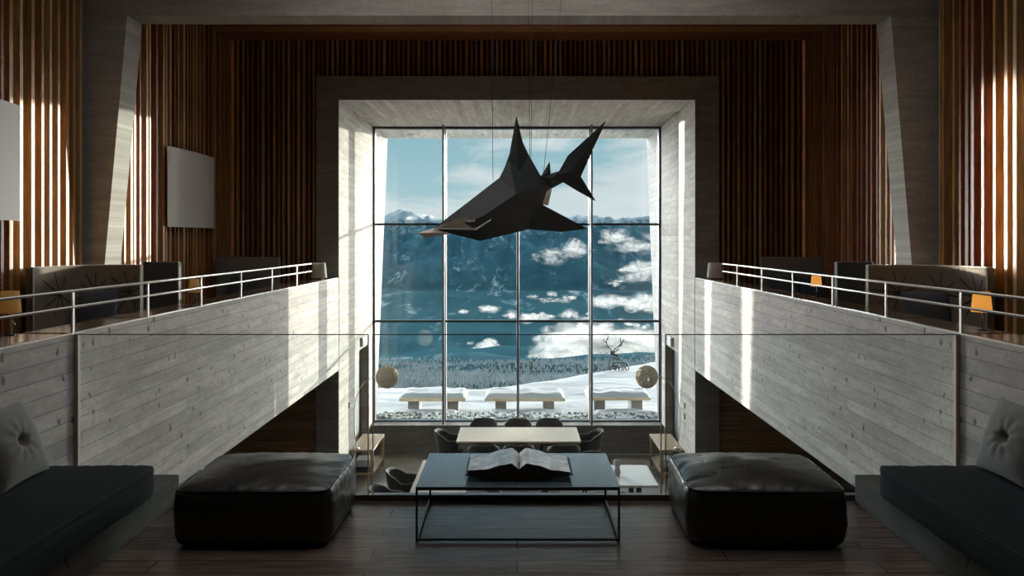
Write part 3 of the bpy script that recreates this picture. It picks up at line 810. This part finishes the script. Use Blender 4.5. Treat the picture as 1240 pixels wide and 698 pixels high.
def smooth_path(pts, n=5):
    out_ = []
    P_ = [pts[0]] + list(pts) + [pts[-1]]
    for i in range(1, len(P_) - 2):
        for k in range(n):
            t = k / n; a, b, c, d = [Vector(q) for q in P_[i - 1:i + 3]]
            out_.append(0.5 * ((2 * b) + (-a + c) * t + (2 * a - 5 * b + 4 * c - d) * t * t + (-a + 3 * b - 3 * c + d) * t ** 3))
    out_.append(Vector(pts[-1])); return out_
def sofa(name, org, back, seatbox, mat, label, h=1.09, cushion=None, star=True, flip=1, pip=True):
    r = empty(name, (org[0], org[1], ZG), label=label, cat='sofa')
    loc = [(a - org[0], b - org[1]) for a, b in back]
    sp = smooth_path(loc) if len(loc) > 2 else [Vector(p) for p in loc]
    path_panel(sp, 0.09 * flip, 0.10, h).build('backrest', mat, r, 0.02)
    x0, x1, y0, y1 = [seatbox[i] - org[0 if i < 2 else 1] for i in range(4)]
    MB().box(x0, x1, y0, y1, 0.14, 0.42).build('seat', mat, r, 0.03)
    for sx in (x0 + .06, x1 - .06):
        for sy in (y0 + .06, y1 - .06): MB().tube([(sx, sy, 0), (sx, sy, 0.15)], 0.018, 8).build('leg', M['darkmetal'], r)
    if pip:
        for q in (sp[0], sp[-1]): MB().tube([(q.x, q.y - 0.006, 0.15), (q.x, q.y - 0.006, h + .003)], 0.008, 6).build('piping', M['piping'], r)
    if star:
        mb = MB(); L = len(sp)
        for c in (0.25, 0.6, 0.9):
            ci = sp[min(L - 1, int(c * (L - 1)))]
            for k in range(9):
                a = 2 * PI * k / 9 + c
                rr = 0.22
                idx = max(0, min(L - 1, int((c + 0.16 * math.cos(a)) * (L - 1))))
                q = sp[idx]; zz = 0.80 + rr * math.sin(a)
                e1 = Vector((ci.x, ci.y, 0.80)); e2 = Vector((q.x, q.y, zz))
                mb.tube([e1, e2], 0.0045, 5)
        mb.build('seam', M['seam'], r)
    return r
sofa('corner_sofa', (-4.3, 8.2), [(-4.61, 7.72), (-4.60, 8.15), (-4.50, 8.45), (-4.30, 8.57), (-4.00, 8.60)], (-4.52, -3.98, 7.8, 8.50), M['sofa'], 'brown quilted corner sofa nearest on the left gallery', flip=1)
sofa('corner_sofa', (4.15, 8.2), [(3.73, 8.60), (4.05, 8.57), (4.30, 8.45), (4.46, 8.15), (4.48, 7.72)], (3.76, 4.38, 7.8, 8.50), M['sofa'], 'brown quilted corner sofa nearest on the right gallery', flip=1)
sofa('high_back_sofa', (-4.28, 10.0), [(-4.50, 9.72), (-4.06, 9.72)], (-4.48, -4.08, 9.80, 10.4), M['sofa2'], 'black high backed sofa seen from behind on the left gallery', star=False)
sofa('high_back_sofa', (4.05, 10.0), [(3.84, 9.72), (4.27, 9.72)], (3.86, 4.25, 9.80, 10.4), M['sofa2'], 'black high backed sofa seen from behind on the right gallery', star=False)
sofa('lounge_sofa', (-4.16, 12.3), [(-4.66, 12.5), (-3.67, 12.5)], (-4.62, -3.71, 11.85, 12.48), M['sofagrey'], 'charcoal high backed sofa at the far end of the left gallery', star=False, pip=False)
sofa('lounge_sofa', (4.25, 12.3), [(3.77, 12.5), (4.74, 12.5)], (3.81, 4.70, 11.85, 12.48), M['sofagrey'], 'charcoal high backed sofa at the far end of the right gallery', star=False, pip=False)
def sofa_cushion(x, y, z, w, h, label):
    throw_pillow((x, y, z), 0, -0.15, label, 3.0, w, h, 0.14, M['navy'], False)
sofa_cushion(-4.28, 8.22, ZG + 0.43, 0.40, 0.42, 'navy square cushion on the left corner sofa')
sofa_cushion(4.18, 8.24, ZG + 0.43, 0.50, 0.40, 'navy wide cushion on the right corner sofa')
sofa_cushion(-4.15, 12.28, ZG + 0.43, 0.44, 0.38, 'dark cushion on the far left charcoal sofa')
sofa_cushion(4.05, 12.28, ZG + 0.43, 0.44, 0.38, 'dark cushion at the left side of the far right charcoal sofa')
sofa_cushion(4.50, 12.28, ZG + 0.43, 0.40, 0.36, 'dark cushion at the right side of the far right charcoal sofa')

# ------------------------------------------------------------------ shark
def dep(px): return 7.3 + (px - 505) / 229 * 1.7
sk0 = P(620, 240, 8.1)
sk = empty('shark_sculpture', sk0, label='dark faceted shark sculpture hanging on thin cables before the window', cat='sculpture')
def Q(px, py, off=0.0): return P(px, py, dep(px) + off) - sk0
def facet(name, outline, ridge_px, th_front, th_back, mat):
    """closed polyhedron: outline ring plus a near ridge point list and a far ridge point list"""
    mb = MB(); n = len(outline)
    vs = [Q(*p) for p in outline]
    bm = bmesh.new(); bv = [bm.verts.new(v) for v in vs]
    fr = [bm.verts.new(Q(a, b, -th_front * w)) for a, b, w in ridge_px]; bk = [bm.verts.new(Q(a, b, th_back * w)) for a, b, w in ridge_px]
    bmesh.ops.convex_hull
    # connect each outline edge to its nearest ridge point
    def near(p, rg): return min(range(len(rg)), key=lambda k: (Vector(p) - Vector(ridge_px[k][:2])).length)
    for rg in (fr, bk):
        asg = [near(outline[i], rg) for i in range(n)]
        for i in range(n):
            j = (i + 1) % n; a, b = asg[i], asg[j]
            if a == b: bm.faces.new((bv[i], bv[j], rg[a]))
            else:
                st = 1 if b > a else -1; mid = a
                bm.faces.new((bv[i], bv[j], rg[b]))
                while mid != b:
                    try: bm.faces.new((bv[i], rg[mid + st], rg[mid]))
                    except ValueError: pass
                    mid += st
    bmesh.ops.recalc_face_normals(bm, faces=bm.faces)
    me = bpy.data.meshes.new(name); bm.to_mesh(me); bm.free()
    me.materials.append(mat); o = bpy.data.objects.new(name, me); COL.objects.link(o); o.parent = sk
    return o
facet('body', [(525, 276.5), (560, 250), (604.8, 215.3), (616, 193), (640, 187), (656, 215.3), (668, 227), (657.2, 248.5), (640, 278), (581.6, 292), (545, 283)],
      [(552, 275, .35), (585, 262, .8), (625, 235, 1.0), (655, 226, .5)], 0.30, 0.30, M['shark'])
facet('dorsal_fin', [(611, 203), (617, 186), (625.3, 140), (633, 172), (645, 198), (650, 222), (620, 235)], [(628, 208, 1), (626, 170, .4)], 0.07, 0.07, M['shark'])
facet('pectoral_fin', [(650, 240), (657, 248), (712, 277.4), (680.3, 281), (640, 278), (630, 262)], [(655, 265, 1), (680, 272, .4)], 0.06, 0.06, M['shark'])
facet('tail_fin', [(672, 213), (676, 209), (687.6, 188.5), (734.4, 145.8), (718, 181.2), (703.5, 214), (721.7, 244), (700, 232), (680.3, 220)], [(692, 207, 1), (710, 180, .4)], 0.05, 0.05, M['shark'])
facet('tail_stem', [(652, 213), (665, 211), (678, 207), (682, 221), (668.1, 228.5), (660, 226)], [(668, 216, 1)], 0.07, 0.07, M['shark'])
facet('small_fin', [(655, 214), (660, 205), (665.7, 195.3), (667, 211), (664, 218)], [(662, 210, 1)], 0.03, 0.03, M['shark'])
facet('pale_flank', [(660, 221), (668.5, 228), (664, 249), (656, 248)], [(662, 236, 1)], 0.05, 0.09, M['sharkpale'])
facet('snout', [(505, 282.5), (525.6, 276.2), (545, 283.3), (514.6, 288.4)], [(522, 282, 1)], 0.05, 0.05, M['sharkpale'])
# open mouth on the near side
def surf(name, tris, mat, th=0.012):
    mb = MB()
    for pl in tris:
        n = len(pl); f_ = [Q(a, b, o) for a, b, o in pl]; b_ = [p + Vector((0, th, 0)) for p in f_]
        mb.add(f_ + b_, [tuple(range(n)), tuple(range(2 * n - 1, n - 1, -1))] + [(i, i + n, (i + 1) % n + n, (i + 1) % n) for i in range(n)])
    return mb.build(name, mat, sk)
surf('mouth', [[(526, 276.3, -.02), (558.5, 262.8, -.30), (575, 265, -.30), (576, 277, -.30)]], M['sharkpale'])
surf('mouth_hollow', [[(562, 270, -.34), (592, 266, -.34), (573, 276.5, -.34)]], M['shark'])
surf('jaw_edge', [[(526, 276.0, -.06), (575.5, 277.0, -.36), (594, 265.6, -.30), (595, 266.6, -.30), (576, 279.0, -.36), (526, 277.2, -.06)]], M['sharkedge'])
top = 5.06
for (ax, ay, tx) in ((597, 218, 594), (641.5, 190, 639), (643, 192, 646), (658, 212, 690)):
    a = P(ax, ay, dep(ax)); b = Vector(((tx - CX) * dep(ax) / F, a.y, top))
    MB().tube([a - sk0, b - sk0], 0.0028, 6).build('cable', M['cable'], sk)

# ------------------------------------------------------------------ dining level
def tub_chair(loc, rz, label):
    r = empty('dining_chair', loc, rz, label=label, cat='chair', group='charcoal tub chairs at the dining tables')
    n = 30; vs_o, vs_i = [], []; rows = 6
    def rim(a):    # a=0 at the back
        t = abs(a) / (math.radians(128)); return 0.78 - 0.13 * min(1, max(0, (t - 0.28) / 0.38)) ** 1.3
    mb = MB()
    grids = []
    for off in (0.0, -0.028):
        g = []
        for j in range(rows + 1):
            for i in range(n + 1):
                a = math.radians(-128 + 256 * i / n); s = j / rows
                z = 0.40 + (rim(a) - 0.40) * s
                fl = 0.80 + 0.20 * s ** 0.8
                rx, ry = (0.285 + off) * fl, (0.27 + off) * fl
                g.append((math.sin(a) * rx, -math.cos(a) * ry + (-0.03 * s if abs(a) < 1 else 0), z))
        grids.append(g)
    W = n + 1
    fo = [(j * W + i, j * W + i + 1, (j + 1) * W + i + 1, (j + 1) * W + i) for j in range(rows) for i in range(n)]
    o = len(grids[0])
    edge = [(rows * W + i, rows * W + i + 1, o + rows * W + i + 1, o + rows * W + i) for i in range(n)] + [(i, i + 1, o + i + 1, o + i) for i in range(n)]
    ends = [(j * W, (j + 1) * W, o + (j + 1) * W, o + j * W) for j in range(rows)] + [(j * W + n, (j + 1) * W + n, o + (j + 1) * W + n, o + j * W + n) for j in range(rows)]
    mb.add(grids[0] + grids[1], fo + [tuple(o + k for k in f) for f in fo] + edge + ends, 0, True)
    mb.build('backrest', M['chair'], r)
    pp = MB(); pp.tube([Vector(grids[0][rows * W + i]) * 0.5 + Vector(grids[1][rows * W + i]) * 0.5 + Vector((0, 0, .004)) for i in range(n + 1)], 0.009, 6)
    pp.build('rim', M['sofagrey'], r)
    MB().lathe([(0.01, .36), (0.20, .37), (0.235, .40), (0.235, .44), (0.20, .46), (0.01, .465)], 28, caps=False).build('seat', M['chair'], r)
    for sx in (-1, 1):
        for sy in (-1, 1):
            MB().tube([(sx * .13, sy * .12, .38), (sx * .21, sy * .20, 0)], [.014, .009], 8).build('leg', M['darkmetal'], r)
    return r
ch0 = None
def chair(x, y, rz, label):
    global ch0
    if ch0 is None: ch0 = tub_chair((x, y, ZL), rz, label); return ch0
    c = copy_tree(ch0); c.location = (x, y, ZL); c.rotation_euler = (0, 0, rz); c['label'] = label; return c
# rz=0: back towards the camera, open side to the window
for x, w in ((-0.64, 'left'), (0.02, 'middle'), (0.62, 'right')): chair(x, 15.42, PI, 'charcoal tub chair under the window sill, %s of three' % w)
for x, w in ((-0.57, 'left'), (0.03, 'middle'), (0.80, 'right')): chair(x, 13.88, 0, 'charcoal tub chair on the near side of the far table, %s of three' % w)
chair(-1.20, 14.68, -PI / 2, 'charcoal tub chair at the left end of the far table')
chair(1.28, 14.68, PI / 2, 'charcoal tub chair at the right end of the far table')
chair(-1.68, 12.15, -PI / 2, 'charcoal tub chair left of the small table behind the low steel table')
chair(-1.78, 11.30, -PI / 2, 'charcoal tub chair nearest on the left, partly behind the ottoman')
chair(-0.50, 11.10, PI / 2, 'charcoal tub chair seen below the low steel tabletop')
chair(1.29, 11.33, 0, 'charcoal tub chair on the near side of the white right table')
chair(1.25, 12.95, PI, 'charcoal tub chair on the far side of the white right table')

def dining_table(x0, x1, y0, y1, z, label, mat):
    cx, cy = (x0 + x1) / 2, (y0 + y1) / 2
    r = empty('dining_table', (cx, cy, ZL), label=label, cat='table'); H = z - ZL; w, d = (x1 - x0) / 2, (y1 - y0) / 2
    MB().box(-w, w, -d, d, H - 0.035, H).build('tabletop', mat, r, 0.004)
    for sx in (-1, 1):
        for sy in (-1, 1):
            MB().box(sx * w * .72 - .035, sx * w * .72 + .035, sy * d * .75 - .035, sy * d * .75 + .035, 0, H - 0.035).build('leg', M['conc_dark'], r)
        MB().box(sx * w * .72 - .02, sx * w * .72 + .02, -d * .75, d * .75, H - 0.10, H - 0.035).build('rail', M['conc_dark'], r)
    return r
dining_table(-1.06, 1.12, 14.13, 15.22, -1.82, 'long pale oak table beneath the big window', M['tablewood'])
dining_table(-1.50, -0.72, 10.75, 12.95, -1.82, 'narrow pale table mostly hidden behind the low steel table', M['tablewood'])
dining_table(0.15, 2.03, 11.60, 12.66, -1.82, 'white topped table at the right before the side console', M['white'])
# things on the tables
v = empty('vase', (1.50, 12.1, -1.82), label='small grey faceted vase on the white right table', cat='vase')
MB().lathe([(0.035, 0), (0.055, .05), (0.035, .11), (.05, .17), (.045, .23), (.035, .235), (.03, .12)], 7).build('vase_body', M['boxlight'], v)
tag(MB().lathe([(0.02, 0), (0.10, .005), (0.13, .018), (0.125, .018), (0.02, .008)], 28, (0, 0, 0)).build('plate', M['white']), 'white plate on the narrow table', 'plate').location = (-1.28, 10.98, -1.82)
tag(MB().box(-.14, .14, -.19, .19, 0, .006).build('placemat', M['napkin']), 'pinkish placemat on the narrow table near the low table leg', 'placemat').location = (-0.96, 11.0, -1.82)

# consoles
for sgn, side in ((-1, 'left'), (1, 'right')):
    x0, x1 = sorted((sgn * 2.49, sgn * 2.89)); cx = (x0 + x1) / 2
    r = empty('side_console', (cx, 14.62, ZL), label='pale oak side console against the %s recess wall' % side, cat='console'); w, d, H = (x1 - x0) / 2, 0.58, 0.60
    MB().box(-w, w, -d, d, H - 0.035, H).build('console_top', M['consolewood'], r, 0.003)
    for sx in (-1, 1):
        for sy in (-1, 1): MB().box(sx * (w - .03) - .025, sx * (w - .03) + .025, sy * (d - .03) - .025, sy * (d - .03) + .025, 0, H - .035).build('leg', M['consolewood'], r)
    MB().box(-w + .01, w - .01, -d + .01, d - .01, .16, .185).build('shelf', M['consolewood'], r)
    tag(MB().box(-.14, .14, -.18, .18, 0, .09).build('storage_box', M['boxdark'], None, 0.005), 'dark box on the shelf of the %s console' % side, 'box').location = (cx, 14.3, ZL + .185)
    tag(MB().box(-.13, .13, -.16, .16, 0, .12).build('storage_box', M['boxlight'], None, 0.005), 'light grey box stacked on the dark box of the %s console' % side, 'box').location = (cx, 14.3, ZL + .275)
    # arc lamp with woven ball
    bx = sgn * 2.80; by = 14.12
    a = empty('arc_lamp', (bx, by, ZL + H), label='thin arc lamp with a woven ball shade on the %s console' % side, cat='lamp')
    MB().lathe([(0.055, 0), (0.055, .012), (0.01, .018)], 20).build('base', M['steel'], a)
    bc = Vector((-sgn * 0.61, 13.66 - by, 1.33))
    pts = [(0, 0, 0), (sgn * .03, 0, .25), (sgn * .04, -.02, .55), (sgn * .0, -.08, .85), (-sgn * .12, -.2, 1.12), (-sgn * .28, -.34, 1.27), (-sgn * .44, -.42, 1.35), tuple(bc + Vector((0, 0, 0.10)))]
    sp = smooth_path([Vector(p) for p in pts], 5)
    MB().tube(sp, 0.006, 8).build('arc_rod', M['steel'], a)
    mb = MB(); R = 0.188
    for k in range(70):
        ax = Vector((random.gauss(0, 1), random.gauss(0, 1), random.gauss(0, 1))).normalized(); u = ax.orthogonal().normalized(); w_ = ax.cross(u)
        off = random.uniform(-0.55, 0.55); rr = math.sqrt(1 - off * off)
        a0 = random.uniform(0, 6.28); rj = R * random.uniform(.93, 1.02)
        mb.tube([bc + (u * math.cos(a0 + t * .45) * rr + w_ * math.sin(a0 + t * .45) * rr + ax * off) * rj for t in range(15)], 0.0055, 4)
    mb.build('ball_shade', M['wicker'], a)
    MB().lathe([(0.01, -.035), (.03, -.02), (.035, 0), (.03, .02), (.01, .035)], 14, tuple(bc)).build('bulb', M['white'], a)
    # sign box, switches
    xw = sgn * 2.893
    sg = empty('exit_sign', (sgn * 2.90, 15.15, -0.30), label='small white sign box above the %s door' % side, cat='sign')
    MB().box(*sorted((0, -sgn * .05)), -.16, .16, 0.02, .19).build('sign_box', M['boxlight'], sg, .004)
    MB().box(*sorted((-sgn * .05, -sgn * .056)), -.13, .13, .045, .165).build('sign_face', M['white'], sg)
    for k, (dy, dz, mt, nm) in enumerate(((13.98, -1.16, 'rust', 'upper'), (13.98, -1.34, 'boxlight', 'lower'))):
        s = empty('wall_switch', (sgn * XP, dy, dz), label='%s small switch plate on the %s recess wall' % (nm, side), cat='switch')
        MB().box(*sorted((0, -sgn * .012)), -.04, .04, -.045, .045).build('switch_plate', M[mt] if side == 'left' else M['doorr'], s, .002)
        MB().box(*sorted((-sgn * .012, -sgn * .017)), -.02, .02, -.025, .025).build('rocker', M['boxlight'], s)

# small recessed spots
for x, w in ((-2.3, 'leftmost'), (-0.75, 'second from left'), (0.82, 'third from left'), (2.34, 'rightmost')):
    s = empty('soffit_spotlight', (x, 17.5, ZT), label='tiny recessed spotlight in the soffit outside the window, %s' % w, cat='spotlight')
    MB().lathe([(.07, 0), (.07, -.012), (.05, -.012)], 20).build('trim_ring', M['steel'], s)
    MB().lathe([(.05, -.004), (.03, -.006)], 20).build('lens', M['white'], s)
for y, w in ((9.9, 'far'), (9.2, 'middle'), (8.15, 'near')):
    s = empty('gallery_spotlight', (3.15, y, ZPB), label='tiny %s spotlight under the edge of the right gallery' % w, cat='spotlight')
    MB().lathe([(.03, 0), (.03, -.05), (.022, -.06)], 16).build('spot_body', M['railsteel'], s)

# ------------------------------------------------------------------ lights
sun = bpy.data.lights.new('sun', 'SUN'); so = bpy.data.objects.new('sun', sun); COL.objects.link(so)
dirv = Vector((-0.700, -1.0, -0.0915)).normalized()
so.rotation_euler = dirv.to_track_quat('-Z', 'Y').to_euler(); so.location = (20, 40, 10)
sun.energy = 6.0; sun.color = (1.0, 0.90, 0.77); sun.angle = math.radians(0.35)
for nm, azd, e, c in (('fill_sun_right', 35, 14.0, (1.0, 0.95, 0.89)), ('fill_sun_left', -35, 14.0, (0.98, 0.97, 0.97))):  # added wide soft suns that brighten the interior through the window
    l = bpy.data.lights.new(nm, 'SUN'); l.energy = e; l.color = c; l.angle = math.radians(40)
    o = bpy.data.objects.new(nm, l); COL.objects.link(o); o.location = (azd, 50, 12)
    ea = math.radians(5); dv = Vector((-math.sin(math.radians(azd)) * math.cos(ea), -math.cos(math.radians(azd)) * math.cos(ea), -math.sin(ea)))
    o.rotation_euler = dv.to_track_quat('-Z', 'Y').to_euler()
def area(name, loc, sx, sy, rot, e, col):
    l = bpy.data.lights.new(name, 'AREA'); l.shape = 'RECTANGLE'; l.size = sx; l.size_y = sy; l.energy = e; l.color = col
    o = bpy.data.objects.new(name, l); COL.objects.link(o); o.location = loc; o.rotation_euler = rot; return o, l
o, l = area('window_portal', (0, 16.55, 1.0), 5.8, 5.9, (-PI / 2, 0, 0), 1, (1, 1, 1)); l.cycles.is_portal = True
for i, x in enumerate(MX):
    o, l = area('fin_glint_lamp', (x + 0.03, 16.2, 1.0), 5.9, 0.26, (0, 0, 0), 24, (1.0, 0.92, 0.76))  # added narrow lamp in place of sun glancing off the fin
    gd = Vector((0.716, -1.0, -0.0915)).normalized(); zx = Vector((0, 0, 1)); 
    zz = -gd; xx = (zx - zz * zx.dot(zz)).normalized(); yy = zz.cross(xx)
    o.rotation_euler = Matrix((xx, yy, zz)).transposed().to_euler(); l.spread = math.radians(2.0)
area('ceiling_fill', (0, 6.3, ZC - 0.02), 4.5, 4.5, (0, 0, 0), 62, (1.0, 0.97, 0.93))  # added fill panel over the lounge, out of view

w = bpy.data.worlds.new('sky'); S.world = w; w.use_nodes = True; nt = w.node_tree; nt.nodes.clear()
out = nt.nodes.new('ShaderNodeOutputWorld'); bg = nt.nodes.new('ShaderNodeBackground'); nt.links.new(bg.outputs[0], out.inputs[0])
tc = N(nt, 'ShaderNodeTexCoord'); sp = N(nt, 'ShaderNodeSeparateXYZ'); nt.links.new(tc.outputs['Generated'], sp.inputs[0])
el = sp.outputs[2]; az = sp.outputs[0]
blue = ramp(nt, maprange(nt, el, -0.02, 0.22), [(0.0, (0.56, 0.66, 0.70)), (0.35, (0.42, 0.60, 0.66)), (0.7, (0.28, 0.48, 0.56)), (1.0, (0.25, 0.42, 0.55))])
cn = noise_tex(nt, tc.outputs['Generated'], 7.0, 7, 0.58, 0.35, (1, 1, 3.2))
# more cloud towards the right and just above the ridge
bias = math_(nt, 'ADD', maprange(nt, az, -0.12, 0.16, -0.10, 0.13), ramp(nt, maprange(nt, el, 0.0, 0.12), [(0.0, 0.16), (0.42, 0.20), (0.56, 0.0), (1.0, 0.0)]))
cm = ramp(nt, math_(nt, 'ADD', cn, bias), [(0.46, 0), (0.62, 1)])
ccol = mixc(nt, noise_tex(nt, tc.outputs['Generated'], 11, 4, 0.5, 0, (1, 1, 3)), (0.56, 0.64, 0.68), (0.95, 0.93, 0.92))
col = mixc(nt, math_(nt, 'MULTIPLY', cm, 0.85), blue, ccol)
# sunward glow and brighter high sky
sd = N(nt, 'ShaderNodeVectorMath'); sd.operation = 'DOT_PRODUCT'; nt.links.new(tc.outputs['Generated'], sd.inputs[0]); sd.inputs[1].default_value = -dirv
glow = maprange(nt, sd.outputs['Value'], 0.93, 1.0, 0.0, 3.0, True)
hi = ramp(nt, el, [(0.135, 0.0), (0.20, 0.8), (0.40, 0.8), (0.60, 0.1)])
hi = math_(nt, 'MULTIPLY', hi, 1.5)
sidel = math_(nt, 'MULTIPLY', maprange(nt, math_(nt, 'ABSOLUTE', az), 0.30, 0.50, 0.0, 0.5, True), maprange(nt, el, -0.02, 0.02))
hi = math_(nt, 'ADD', hi, sidel)
strength = math_(nt, 'MULTIPLY', math_(nt, 'ADD', math_(nt, 'ADD', 1.0, hi), glow), 0.80)
nt.links.new(col, bg.inputs[0]); nt.links.new(strength, bg.inputs[1])
w.cycles.sampling_method = 'MANUAL' if hasattr(w.cycles, 'sampling_method') else w.cycles.sampling_method
try: w.cycles.sample_map_resolution = 512
except Exception: pass

# ------------------------------------------------------------------ camera
cam = bpy.data.cameras.new('camera'); co = bpy.data.objects.new('camera', cam); COL.objects.link(co)
co.location = (0, 0, EYE); co.rotation_euler = (PI / 2, 0, 0)
cam.sensor_width = 36; cam.lens = F / 1240 * 36; cam.shift_x = -(CX - 620) / 1240; cam.shift_y = -(349 - CY) / 1240
cam.clip_end = 6000; cam.clip_start = 0.05
S.camera = co
S.view_settings.view_transform = 'Standard'; S.view_settings.look = 'None'; S.view_settings.gamma = 1; S.view_settings.use_curve_mapping = False
S.view_settings.exposure = 0.42
S.cycles.use_denoising = True
S.cycles.max_bounces = 10; S.cycles.diffuse_bounces = 6; S.cycles.glossy_bounces = 4; S.cycles.transparent_max_bounces = 32
S.cycles.caustics_reflective = True; S.cycles.sample_clamp_indirect = 6; S.cycles.blur_glossy = 0.5
